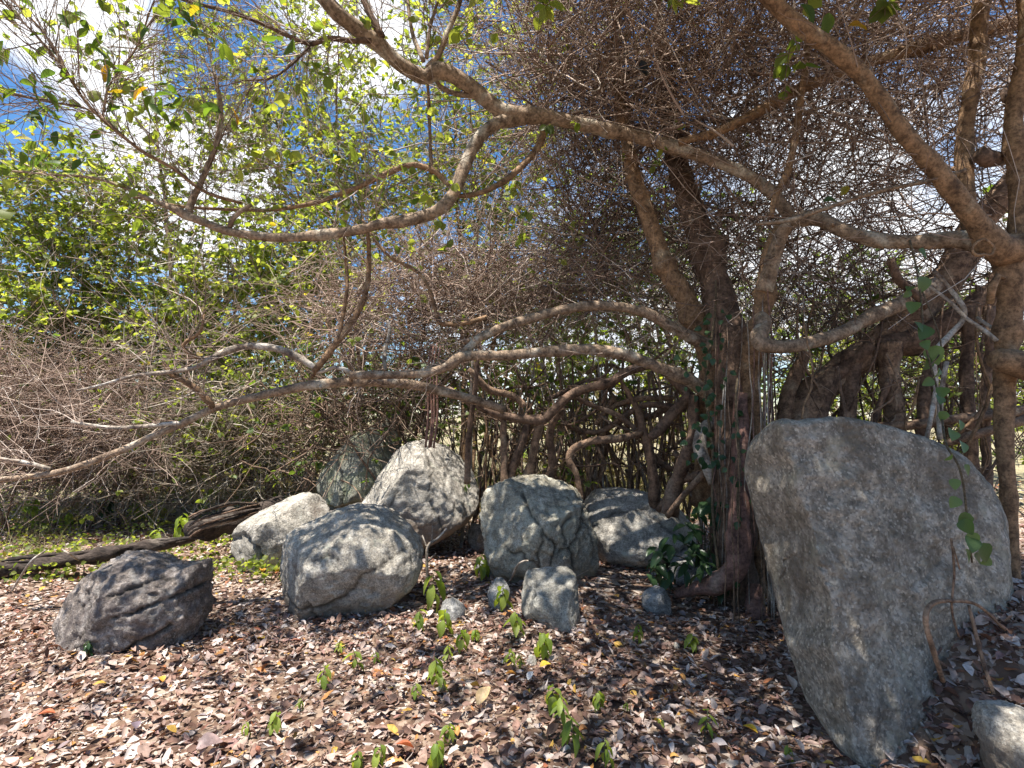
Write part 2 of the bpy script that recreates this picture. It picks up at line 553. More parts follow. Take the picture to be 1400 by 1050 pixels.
def granite(name, base=(0.34, 0.335, 0.32), pale=(0.55, 0.55, 0.52), dark=(0.10, 0.095, 0.09), lichen=(0.36, 0.38, 0.27),
            lichen_at=0.58, stain_at=0.60, stain=(0.16, 0.125, 0.10), off=0.0, bump=0.9, grain=1.0, foot=None):
    m, N, L, out = new_mat(name)
    tc = N.new('ShaderNodeTexCoord')
    mp = N.new('ShaderNodeMapping')
    mp.inputs['Location'].default_value = (off, off * 1.7, -off)
    L.new(tc.outputs['Object'], mp.inputs['Vector'])
    v = mp.outputs['Vector']
    big = noise(N, L, v, 2.6, 5, 0.6, 0.4)
    mid = noise(N, L, v, 11, 6, 0.7)
    fine = noise(N, L, v, 48 * grain, 6, 0.72)
    vor = N.new('ShaderNodeTexVoronoi')
    vor.inputs['Scale'].default_value = (130 if grain == 1 else 130) * grain
    L.new(v, vor.inputs['Vector'])
    r1 = ramp(N, [(0.34, tuple(c * 0.52 for c in base)), (0.5, base), (0.66, pale)])
    L.new(mid.outputs['Fac'], r1.inputs['Fac'])
    c = r1.outputs['Color']
    # mineral grains: pale feldspar and dark mica
    sep = N.new('ShaderNodeSeparateColor')
    L.new(vor.outputs['Color'], sep.inputs[0])
    rp = ramp(N, [(0.80, (0, 0, 0)), (0.86, (1, 1, 1))])
    L.new(sep.outputs[0], rp.inputs['Fac'])
    c = mixc(N, L, mulf(N, L, rp.outputs['Color'], 0.45 if grain == 1 else 0.6), c, pale if grain == 1 else tuple(min(.7, 1.2 * q) for q in pale))
    rd = ramp(N, [(0.76, (0, 0, 0)), (0.80, (1, 1, 1))])
    L.new(sep.outputs[1], rd.inputs['Fac'])
    c = mixc(N, L, mulf(N, L, rd.outputs['Color'], 0.45 if grain == 1 else 0.45), c, dark)
    rf = ramp(N, [(0.34, (0.62,) * 3), (0.5, (0.97,) * 3), (0.66, (1.2,) * 3)])
    L.new(fine.outputs['Fac'], rf.inputs['Fac'])
    c = mixc(N, L, 0.9, c, rf.outputs['Color'], 'MULTIPLY')
    # lichen, stains
    ln = noise(N, L, v, 4.3, 6, 0.72, 0.3)
    rl = ramp(N, [(lichen_at, (0, 0, 0)), (lichen_at + 0.10, (1, 1, 1))])
    L.new(ln.outputs['Fac'], rl.inputs['Fac'])
    c = mixc(N, L, mulf(N, L, rl.outputs['Color'], 0.6), c, lichen)
    mp2 = N.new('ShaderNodeMapping')
    mp2.inputs['Location'].default_value = (3.1 + off, 7.7, 1.3)
    mp2.inputs['Scale'].default_value = (1.0, 1.0, 0.55)
    L.new(tc.outputs['Object'], mp2.inputs['Vector'])
    sn = noise(N, L, mp2.outputs['Vector'], 3.4, 6, 0.68, 0.5)
    rs = ramp(N, [(stain_at, (0, 0, 0)), (stain_at + 0.13, (1, 1, 1))])
    L.new(sn.outputs['Fac'], rs.inputs['Fac'])
    c = mixc(N, L, mulf(N, L, rs.outputs['Color'], 0.7), c, stain)
    if foot is not None:                       # soil-stained foot of the stone, with a ragged edge
        sx = N.new('ShaderNodeSeparateXYZ')
        L.new(tc.outputs['Object'], sx.inputs[0])
        ad = N.new('ShaderNodeMath'); ad.operation = 'MULTIPLY_ADD'
        ad.inputs[1].default_value = 0.30; L.new(big.outputs['Fac'], ad.inputs[0]); L.new(sx.outputs[2], ad.inputs[2])
        mr = N.new('ShaderNodeMapRange')
        mr.inputs['From Min'].default_value = foot[0] + 0.15 + 0.10
        mr.inputs['From Max'].default_value = foot[0] + 0.15 - 0.02
        L.new(ad.outputs[0], mr.inputs['Value'])
        c = mixc(N, L, mulf(N, L, mr.outputs[0], 0.75), c, foot[1])
    at = N.new('ShaderNodeAttribute'); at.attribute_name = 'crack_dark'      # darker colour along the cracks
    c = mixc(N, L, mulf(N, L, at.outputs['Fac'], 0.85), c, (0.045, 0.038, 0.03))
    b = N.new('ShaderNodeBsdfPrincipled')
    b.inputs['Roughness'].default_value = 0.88
    b.inputs['Specular IOR Level'].default_value = 0.25
    L.new(c, b.inputs['Base Color'])
    h = N.new('ShaderNodeMath'); h.operation = 'MULTIPLY_ADD'
    h.inputs[1].default_value = 0.45
    L.new(fine.outputs['Fac'], h.inputs[0]); L.new(mid.outputs['Fac'], h.inputs[2])
    h2 = N.new('ShaderNodeMath'); h2.operation = 'MULTIPLY_ADD'
    h2.inputs[1].default_value = 0.16
    L.new(sep.outputs[2], h2.inputs[0]); L.new(h.outputs[0], h2.inputs[2])
    bp = N.new('ShaderNodeBump')
    bp.inputs['Strength'].default_value = bump
    bp.inputs['Distance'].default_value = 0.03
    L.new(h2.outputs[0], bp.inputs['Height'])
    L.new(bp.outputs['Normal'], b.inputs['Normal'])
    L.new(b.outputs[0], out.inputs['Surface'])
    return m

def mulf(N, L, sock, k):
    m = N.new('ShaderNodeMath'); m.operation = 'MULTIPLY'
    m.inputs[1].default_value = k
    L.new(sock, m.inputs[0])
    return m.outputs[0]

M = {}
M['bark_grey'] = bark('bark_grey', (0.265, 0.19, 0.13), (0.43, 0.37, 0.29), (0.11, 0.072, 0.048), 13, 0.55)
M['bark_brown'] = bark('bark_brown', (0.24, 0.148, 0.083), (0.33, 0.245, 0.16), (0.11, 0.065, 0.038), 14, 0.60)
M['bark_dark'] = bark('bark_dark', (0.15, 0.095, 0.065), (0.25, 0.18, 0.13), (0.065, 0.04, 0.028), 10, 0.60)
M['bark_red'] = bark('bark_red', (0.20, 0.11, 0.085), (0.27, 0.19, 0.15), (0.09, 0.05, 0.04), 10, 0.60)
M['bark_pale'] = bark('bark_pale', (0.30, 0.25, 0.20), (0.45, 0.41, 0.36), (0.15, 0.11, 0.09), 12, 0.50)
M['root'] = bark('root', (0.21, 0.135, 0.088), (0.31, 0.23, 0.16), (0.09, 0.055, 0.038), 14, 0.58)
M['rotten'] = bark('rotten', (0.06, 0.045, 0.037), (0.14, 0.115, 0.095), (0.02, 0.016, 0.014), 14, 0.56, 0.95, 1.0, (0.35, 1, 1))
M['cut_wood'] = bark('cut_wood', (0.30, 0.19, 0.11), (0.34, 0.24, 0.15), (0.18, 0.10, 0.06), 20, 0.6)
M['twig_mauve'] = rnd_mat('twig_mauve', [(0, (0.12, 0.078, 0.058)), (0.5, (0.26, 0.178, 0.135)), (0.85, (0.37, 0.28, 0.225)), (1, (0.54, 0.46, 0.40))], 0.75)
M['twig_grey'] = rnd_mat('twig_grey', [(0, (0.16, 0.12, 0.09)), (0.6, (0.32, 0.26, 0.20)), (1, (0.5, 0.45, 0.38))], 0.75)
M['twig_dark'] = rnd_mat('twig_dark', [(0, (0.08, 0.052, 0.036)), (0.7, (0.19, 0.125, 0.085)), (1, (0.32, 0.24, 0.18))], 0.75)
M['hanging_root'] = rnd_mat('hanging_root', [(0, (0.12, 0.08, 0.06)), (0.6, (0.22, 0.15, 0.11)), (1, (0.36, 0.28, 0.22))], 0.75)
LEAF_T = (2.3, 2.15, 0.75)
M['leaf_bright'] = rnd_mat('leaf_bright', [(0, (0.08, 0.12, 0.03)), (0.5, (0.16, 0.205, 0.05)), (0.96, (0.26, 0.29, 0.09)), (1, (0.28, 0.21, 0.03))], 0.5, 0.6, 0.35, LEAF_T)
M['leaf_mid'] = rnd_mat('leaf_mid', [(0, (0.05, 0.085, 0.025)), (0.6, (0.085, 0.135, 0.035)), (1, (0.14, 0.18, 0.05))], 0.5, 0.55, 0.35, LEAF_T)
M['leaf_dark'] = rnd_mat('leaf_dark', [(0, (0.022, 0.055, 0.028)), (1, (0.05, 0.10, 0.045))], 0.35, 0.25, 0.5, (1.2, 1.5, 0.7))
M['leaf_dry'] = rnd_mat('leaf_dry', [(0, (0.16, 0.13, 0.06)), (1, (0.30, 0.26, 0.12))], 0.7, 0.35, 0.2, (1.4, 1.3, 0.8))
M['dry_grass'] = rnd_mat('dry_grass', [(0, (0.22, 0.19, 0.09)), (0.6, (0.34, 0.30, 0.15)), (0.8, (0.16, 0.20, 0.06)), (1, (0.46, 0.41, 0.27))], 0.7, 0.35, 0.2, (1.3, 1.25, 0.8))
M['sprig_leaf'] = obj_leaf_mat('sprig_leaf', [(0, (0.04, 0.075, 0.025)), (0.5, (0.08, 0.135, 0.025)), (0.93, (0.13, 0.18, 0.03)), (0.97, (0.36, 0.20, 0.02))], 0.5, LEAF_T, 0.42)
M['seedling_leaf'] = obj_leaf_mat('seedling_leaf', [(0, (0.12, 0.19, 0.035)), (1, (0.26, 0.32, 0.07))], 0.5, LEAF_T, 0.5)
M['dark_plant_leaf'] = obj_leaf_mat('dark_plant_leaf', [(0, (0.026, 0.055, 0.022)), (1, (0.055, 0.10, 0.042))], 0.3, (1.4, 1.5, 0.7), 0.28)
M['vine_leaf'] = obj_leaf_mat('vine_leaf', [(0, (0.06, 0.11, 0.035)), (1, (0.14, 0.20, 0.08))], 0.4, (1.6, 1.7, 0.6), 0.4)
M['green_stem'] = bark('green_stem', (0.10, 0.11, 0.05), (0.14, 0.13, 0.07), (0.06, 0.06, 0.03), 30, 0.6)
M['vine_stem'] = bark('vine_stem', (0.12, 0.09, 0.055), (0.18, 0.14, 0.09), (0.06, 0.045, 0.03), 30, 0.6)
LITTER = [(0.0, (0.085, 0.05, 0.038)), (0.16, (0.16, 0.088, 0.064)), (0.32, (0.25, 0.145, 0.108)), (0.48, (0.33, 0.225, 0.18)),
          (0.60, (0.38, 0.285, 0.24)), (0.76, (0.48, 0.40, 0.355)), (0.88, (0.62, 0.55, 0.51)), (0.915, (0.22, 0.19, 0.20)), (0.95, (0.34, 0.12, 0.06)), (0.985, (0.45, 0.25, 0.07)), (1.0, (0.5, 0.33, 0.06))]
LITTER = [(p, tuple(0.92 * q for q in c)) for p, c in LITTER]
M['litter'] = rnd_mat('litter', LITTER, 0.7, 0.12, 0.3, (1.2, 0.9, 0.6), mottle=0.35, mscale=45)
M['litter_leaf'] = obj_leaf_mat('litter_leaf', LITTER, 0.1, (1.2, 0.9, 0.6), 0.65, 0.4)

# ================================================================== the ground
def ground_material():
    m, N, L, out = new_mat('leaf_strewn_soil')
    tc = N.new('ShaderNodeTexCoord')
    v = tc.outputs['Object']
    vo = N.new('ShaderNodeTexVoronoi')
    vo.inputs['Scale'].default_value = 26
    nz = noise(N, L, v, 9, 5, 0.7)
    vd = mixc(N, L, 0.06, v, nz.outputs['Color'])
    L.new(vd, vo.inputs['Vector'])
    sp = N.new('ShaderNodeSeparateColor')
    L.new(vo.outputs['Color'], sp.inputs[0])
    r = ramp(N, [(0, (0.06, 0.04, 0.03)), (0.35, (0.13, 0.08, 0.055)), (0.65, (0.25, 0.18, 0.13)), (0.9, (0.42, 0.35, 0.29)), (1, (0.5, 0.44, 0.38))])
    L.new(sp.outputs[0], r.inputs['Fac'])
    big = noise(N, L, v, 0.9, 5, 0.65)
    rb = ramp(N, [(0.42, (0, 0, 0)), (0.62, (1, 1, 1))])
    L.new(big.outputs['Fac'], rb.inputs['Fac'])
    c = mixc(N, L, mulf(N, L, rb.outputs['Color'], 0.6), r.outputs['Color'], (0.10, 0.062, 0.045))
    # drier, grassy ground beyond the fig
    sx = N.new('ShaderNodeSeparateXYZ')
    L.new(v, sx.inputs[0])
    mr = N.new('ShaderNodeMapRange')
    mr.inputs['From Min'].default_value = 8.0
    mr.inputs['From Max'].default_value = 11.5
    L.new(sx.outputs[1], mr.inputs['Value'])
    c = mixc(N, L, mulf(N, L, mr.outputs[0], 0.7), c, (0.30, 0.27, 0.15))
    b = N.new('ShaderNodeBsdfPrincipled')
    b.inputs['Roughness'].default_value = 0.95
    b.inputs['Specular IOR Level'].default_value = 0.1
    L.new(c, b.inputs['Base Color'])
    bp = N.new('ShaderNodeBump')
    bp.inputs['Strength'].default_value = 1.0
    bp.inputs['Distance'].default_value = 0.03
    L.new(sp.outputs[1], bp.inputs['Height'])
    L.new(bp.outputs['Normal'], b.inputs['Normal'])
    L.new(b.outputs[0], out.inputs['Surface'])
    return m

def axis_steps(a, b, step, far):
    g = [b]
    s = step
    while g[-1] < far:
        s *= 1.35
        g.append(g[-1] + s)
    h = [a]
    s = step
    while h[-1] > -far:
        s *= 1.35
        h.append(h[-1] - s)
    return np.array(h[:0:-1] + list(np.arange(a, b, step)) + g)

gx = axis_steps(-9, 9, 0.1, 500)
gy = axis_steps(0.5, 14, 0.1, 500)
GX, GY = np.meshgrid(gx, gy)
GZ = ground_z(GX, GY)
nx, ny = len(gx), len(gy)
gi = (np.arange(ny - 1)[:, None] * nx + np.arange(nx - 1)[None]).ravel()
ground = link('ground', mesh_np('ground', np.stack([GX, GY, GZ], -1), [np.stack([gi, gi + 1, gi + nx + 1, gi + nx], -1)], None, ground_material()))
tag(ground, 'soil strewn with dry leaves under the trees', None, None, 'structure')

# ================================================================== boulders
_ICO = {}
def ico(sub):
    if sub not in _ICO:
        bm = bmesh.new()
        bmesh.ops.create_icosphere(bm, subdivisions=sub, radius=1.0)
        _ICO[sub] = (np.array([v.co[:] for v in bm.verts]), np.array([[v.index for v in f.verts] for f in bm.faces]))
        bm.free()
    return _ICO[sub]

def poly_radius(poly, c, n=720):
    poly = np.asarray(poly, dtype=float)
    q = poly - c
    q[:, 1] *= -1                                 # photograph y grows downwards
    th = np.linspace(-np.pi, np.pi, n, endpoint=False)
    d = np.stack([np.cos(th), np.sin(th)], -1)
    best = np.zeros(n)
    for a, b in zip(q, np.roll(q, -1, 0)):
        e = b - a
        den = d[:, 0] * e[1] - d[:, 1] * e[0]
        den = np.where(np.abs(den) < 1e-9, 1e-9, den)
        t = (a[0] * e[1] - a[1] * e[0]) / den
        s = (a[0] * d[:, 1] - a[1] * d[:, 0]) / den
        ok = (t > 0) & (s >= -1e-6) & (s <= 1 + 1e-6)
        best = np.where(ok & (t > best), t, best)
    k = np.ones(5) / 5
    best = np.convolve(np.concatenate([best[-2:], best, best[:2]]), k, 'valid')
    return th, best

def boulder(name, label, cat, poly, d, thick, mat, seed=0, sub=6, p=0.8, lean=0.0, facets=(), cracks=(), amp=(0.05, 0.025, 0.008),
            center=None, yoff=0.0, group=None, swirl=0.0):
    c = np.mean(np.asarray(poly, dtype=float), 0) if center is None else np.array(center, dtype=float)
    th, R = poly_radius(poly, c)
    v, f = ico(sub)
    s = d / F_PX
    ang = np.arctan2(v[:, 2], v[:, 0])
    Rr = np.interp(ang, np.append(th, np.pi), np.append(R, R[0])) * s
    r = np.hypot(v[:, 0], v[:, 2])
    k = np.maximum(r, 1e-6)
    X = v[:, 0] / k * Rr * r ** p
    Z = v[:, 2] / k * Rr * r ** p
    Y = np.sign(v[:, 1]) * thick * np.abs(v[:, 1]) ** p
    pts = np.stack([X, Y, Z], -1)
    size = s * float(np.mean(R))
    for (n, o) in facets:                          # flat broken faces
        n = np.array(n, dtype=float); n /= np.linalg.norm(n)
        sc = np.array([size, thick, size])
        dist = (pts / sc) @ n - o
        w = np.where(dist > 0, dist, 0) * 0.9
        pts = pts - (n * sc)[None] * w[:, None]
    nrm = unit(pts / np.array([size, thick, size]) ** 2)
    q = pts / size
    dsp = amp[0] * fbm(q * 1.1 + seed * 7.1, 3) + amp[1] * fbm(q * 3.3 + seed * 3.7 + 40, 4, 0.6) + amp[2] * (fbm(q * 13 + seed + 90, 4, 0.65) - 1.3 * np.abs(vnoise(q * 6.5 + seed * 2.2)) - 0.8 * np.abs(vnoise(q * 15 + seed)))
    # broken layering: terraces along a tilted direction
    if swirl:
        t = (q @ unit(np.array([0.35, -0.2, 0.9]))) * 3.2 + 0.7 * fbm(q * 1.7 + seed, 3)
        dsp = dsp + swirl * (np.abs((t % 1.0) - 0.5) * 2) ** 3
    crack_dark = np.zeros(len(v))
    for crack, depth, wpx in cracks:
        cr = np.asarray(crack, dtype=float)
        px = c[0] + pts[:, 0] / s
        py = c[1] - pts[:, 2] / s
        wob = np.stack([px, py, np.zeros_like(px)], -1) / 14.0
        px = px + 3.2 * fbm(wob + seed, 3)
        py = py + 3.2 * fbm(wob + seed + 31, 3)
        best = np.full(len(px), 1e9)
        for a, b in zip(cr[:-1], cr[1:]):
            e = b - a
            t = np.clip(((px - a[0]) * e[0] + (py - a[1]) * e[1]) / (e @ e), 0, 1)
            best = np.minimum(best, np.hypot(px - a[0] - t * e[0], py - a[1] - t * e[1]))
        g = np.exp(-(best / (0.62 * wpx)) ** 2) * (pts[:, 1] < 0.25 * thick)
        crack_dark = np.maximum(crack_dark, np.exp(-(best / (0.55 * wpx)) ** 2) * (pts[:, 1] < 0.25 * thick) * (depth > 0.012))
        dsp = dsp - depth / size * g
    pts = pts + nrm * (dsp * size)[:, None]
    pts[:, 1] += lean * pts[:, 2] + yoff
    o3 = P(c[0], c[1], d)
    foot = pts[:, 2].min()
    root = np.array([o3[0], o3[1], o3[2] + foot])
    pts[:, 2] -= foot
    me = mesh_np(name, pts, [f], None, mat)
    me.attributes.new('crack_dark', 'FLOAT', 'POINT').data.foreach_set('value', crack_dark.astype(np.float32))
    o = link(name, me, None, tuple(root))
    tag(o, label, cat, group)
    return o

def small_stone(label, px, py, w, h, mat, seed, group=None, name='stone'):
    """A stone whose foot stands at that place of the photograph, w by h pixels."""
    g = G(px, py)
    d = g[1]
    n = 9
    rr = random.Random(seed)
    poly = []
    for i in range(n):
        a = 2 * math.pi * i / n + rr.uniform(-.2, .2)
        poly.append((px + math.cos(a) * w / 2 * rr.uniform(.85, 1.1), py - h * 0.42 - math.sin(a) * h * 0.58 * rr.uniform(.85, 1.08)))
    fac = [((rr.uniform(-1, 1), -abs(rr.uniform(.2, 1)), rr.uniform(-.2, 1)), rr.uniform(.55, .75)) for _ in range(4)]
    return boulder(name, label, 'stone', poly, d, 0.42 * w * d / F_PX, mat, seed, 4, 0.75, 0.1, fac, (), (0.07, 0.04, 0.015), group=group)

EARTH = (0.17, 0.125, 0.09)
g_oval = granite('granite_oval', base=(0.38, 0.34, 0.28), pale=(0.61, 0.565, 0.485), lichen=(0.42, 0.44, 0.36), lichen_at=0.56, stain_at=0.60, off=1.0, foot=(0.24, EARTH))
g_dome = granite('granite_dome', base=(0.36, 0.325, 0.275), pale=(0.57, 0.53, 0.465), lichen=(0.36, 0.38, 0.30), off=2.0, foot=(0.35, EARTH))
g_crack = granite('granite_cracked', base=(0.35, 0.32, 0.25), pale=(0.57, 0.54, 0.45), lichen=(0.46, 0.45, 0.36), lichen_at=0.52, stain_at=0.57, stain=(0.20, 0.16, 0.10), off=3.0, foot=(0.30, (0.20, 0.16, 0.10)))
g_facet = granite('granite_faceted', base=(0.35, 0.32, 0.27), pale=(0.55, 0.51, 0.45), lichen=(0.42, 0.43, 0.38), off=4.0)
g_dark = granite('granite_dark', base=(0.20, 0.165, 0.14), pale=(0.44, 0.385, 0.345), dark=(0.05, 0.047, 0.045), lichen=(0.30, 0.29, 0.275), lichen_at=0.56, stain_at=0.50, stain=(0.10, 0.082, 0.08), off=5.0)
g_green = granite('granite_mossy', base=(0.25, 0.25, 0.20), pale=(0.40, 0.40, 0.33), lichen=(0.25, 0.27, 0.15), lichen_at=0.48, stain_at=0.52, stain=(0.12, 0.10, 0.075), off=6.0)
g_low = granite('granite_low', base=(0.36, 0.33, 0.285), pale=(0.58, 0.55, 0.49), lichen=(0.42, 0.43, 0.36), lichen_at=0.55, stain_at=0.6, off=7.0)
g_slab = granite('granite_slab', base=(0.30, 0.26, 0.205), pale=(0.46, 0.41, 0.34), dark=(0.09, 0.085, 0.075), lichen=(0.34, 0.32, 0.24), lichen_at=0.55, stain_at=0.49, stain=(0.11, 0.088, 0.066), off=8.3, bump=1.0, grain=0.62)
g_block = granite('granite_block', base=(0.34, 0.315, 0.265), pale=(0.50, 0.475, 0.41), lichen=(0.36, 0.36, 0.28), off=9.0, foot=(0.06, (0.24, 0.18, 0.12)))
g_stone = granite('granite_stone', base=(0.26, 0.25, 0.235), pale=(0.42, 0.41, 0.39), lichen=(0.30, 0.30, 0.24), off=10.0)

boulder('boulder', 'dark craggy boulder with split layers, alone on the leaves before the rotten log', 'boulder',
        [(84, 850), (92, 815), (118, 790), (150, 768), (172, 760), (205, 763), (232, 774), (252, 777), (272, 770), (276, 790), (274, 815), (278, 835), (270, 850), (262, 880), (235, 897), (190, 903), (140, 900), (100, 885)],
        4.1, 0.36, g_dark, 1, 6, 0.90, 0.05,
        [((-0.6, -0.75, 0.25), 0.88), ((0.3, -0.65, 0.7), 0.86)],
        [([(190, 822), (225, 815), (260, 805), (276, 800)], 0.045, 3), ([(165, 878), (205, 872), (240, 850), (262, 838)], 0.05, 4), ([(150, 800), (165, 830), (140, 880)], 0.02, 4), ([(195, 795), (225, 790), (250, 780)], 0.03, 3)],
        (0.04, 0.03, 0.024), swirl=0.022)
boulder('boulder', 'pale rounded egg-shaped boulder with branch shadows on its crown, overhanging at its foot', 'boulder',
        [(364, 785), (372, 755), (405, 725), (440, 706), (470, 696), (500, 694), (528, 702), (555, 722), (572, 748), (575, 772), (565, 798), (540, 818), (505, 836), (465, 848), (430, 850), (405, 838), (385, 820)],
        4.75, 0.50, g_oval, 2, 6, 0.88, 0.22,
        [((0.15, -0.75, -0.55), 0.72), ((-0.4, -0.5, 0.75), 0.80), ((-0.8, -0.5, -0.1), 0.80)],
        [([(378, 800), (420, 810), (470, 806), (492, 796), (510, 770), (560, 745)], 0.018, 4), ([(452, 748), (470, 742), (484, 746)], 0.03, 4), ([(445, 800), (455, 835)], 0.02, 3), ([(520, 770), (528, 825)], 0.01, 2.5)],
        (0.035, 0.018, 0.017))
boulder('boulder', 'tall domed boulder standing behind the egg-shaped one, broken rounded face below its crown', 'boulder',
        [(488, 700), (505, 668), (520, 640), (538, 615), (562, 604), (580, 602), (606, 610), (628, 624), (645, 645), (655, 672), (652, 690), (640, 710), (600, 735), (570, 750), (530, 745), (500, 725)],
        6.2, 0.62, g_dome, 3, 6, 0.88, 0.26,
        [((-0.75, -0.45, 0.5), 0.72), ((0.75, -0.5, 0.35), 0.74), ((0.05, -0.85, -0.25), 0.74)],
        [([(545, 700), (549, 674), (558, 664)], 0.014, 3), ([(580, 606), (600, 640), (596, 670), (612, 715)], 0.014, 2.5), ([(540, 640), (520, 690)], 0.012, 2.5)],
        (0.035, 0.016, 0.015))
boulder('boulder', 'greenish lichened boulder leaning behind the domed one, half hidden in brush', 'boulder',
        [(438, 670), (440, 645), (462, 622), (485, 600), (515, 575), (540, 564), (548, 578), (545, 610), (540, 650), (520, 680), (490, 690), (455, 688)],
        7.0, 0.50, g_green, 4, 5, 0.75, 0.2,
        [((-0.5, -0.8, 0.1), 0.6), ((0.6, -0.7, 0.1), 0.6), ((-0.5, -0.3, 0.8), 0.7)],
        [([(470, 625), (485, 665), (480, 690)], 0.03, 3)], (0.06, 0.03, 0.015))
boulder('boulder', 'flat-topped pale boulder with an undercut foot between the log and the egg-shaped boulder', 'boulder',
        [(313, 735), (322, 722), (345, 700), (375, 684), (405, 677), (425, 680), (445, 700), (440, 715), (420, 735), (400, 760), (370, 775), (335, 768), (318, 755)],
        5.75, 0.42, g_facet, 5, 5, 0.70, 0.35,
        [((-0.3, -0.35, 0.9), 0.50), ((0.7, -0.6, 0.3), 0.62), ((-0.5, -0.85, -0.25), 0.62), ((0.2, -0.9, -0.4), 0.55)],
        [([(318, 738), (345, 728), (362, 742), (372, 760)], 0.08, 4)], (0.035, 0.016, 0.015))
boulder('boulder', 'big cracked boulder with a branching split down its face, behind the small block', 'boulder',
        [(658, 700), (662, 676), (685, 660), (712, 653), (745, 656), (775, 664), (796, 682), (805, 705), (818, 740), (822, 770), (810, 800), (790, 812), (750, 818), (700, 808), (675, 780), (662, 740)],
        5.35, 0.55, g_crack, 6, 6, 0.82, 0.12,
        [((-0.6, -0.75, 0.25), 0.72), ((0.65, -0.75, -0.15), 0.66), ((0.1, -0.5, 0.85), 0.74), ((-0.2, -0.85, -0.5), 0.70)],
        [([(710, 670), (722, 690), (742, 715), (757, 740), (752, 760), (738, 780), (735, 805)], 0.05, 3.5), ([(757, 745), (775, 740), (790, 725), (798, 700)], 0.035, 3), ([(768, 735), (766, 710), (780, 698)], 0.03, 3), ([(740, 715), (730, 745), (738, 770)], 0.025, 3), ([(775, 742), (782, 775), (772, 800)], 0.03, 3.5), ([(690, 735), (710, 745), (735, 762)], 0.02, 3), ([(795, 690), (808, 730), (815, 760)], 0.03, 3)],
        (0.04, 0.024, 0.020))
boulder('boulder', 'long low boulder dappled with root shadows, under the hanging root curtain', 'boulder',
        [(795, 720), (800, 690), (820, 674), (850, 670), (885, 676), (915, 688), (945, 702), (962, 712), (955, 735), (930, 755), (890, 765), (850, 768), (815, 760)],
        5.95, 0.5, g_low, 7, 5, 0.8, 0.3,
        [((-0.1, -0.8, 0.5), 0.62), ((0.8, -0.4, 0.5), 0.75)],
        [([(805, 715), (830, 700), (870, 695), (890, 690)], 0.013, 2.5), ([(880, 700), (905, 720), (925, 745)], 0.02, 3)], (0.04, 0.018, 0.016))
boulder('boulder', 'small squarish block of stone leaning on the foot of the cracked boulder', 'boulder',
        [(715, 800), (722, 788), (750, 784), (778, 783), (790, 795), (794, 830), (794, 865), (785, 884), (765, 874), (735, 858), (714, 840), (712, 820)],
        4.3, 0.22, g_block, 8, 5, 0.55, 0.25,
        [((-0.1, -0.45, 0.85), 0.62), ((0.05, -0.95, 0.1), 0.64), ((-0.45, -0.7, -0.6), 0.62), ((0.85, -0.5, 0.05), 0.72), ((-0.9, -0.3, 0.2), 0.75)],
        [([(725, 810), (732, 800), (740, 796)], 0.02, 2.5)], (0.035, 0.03, 0.02))
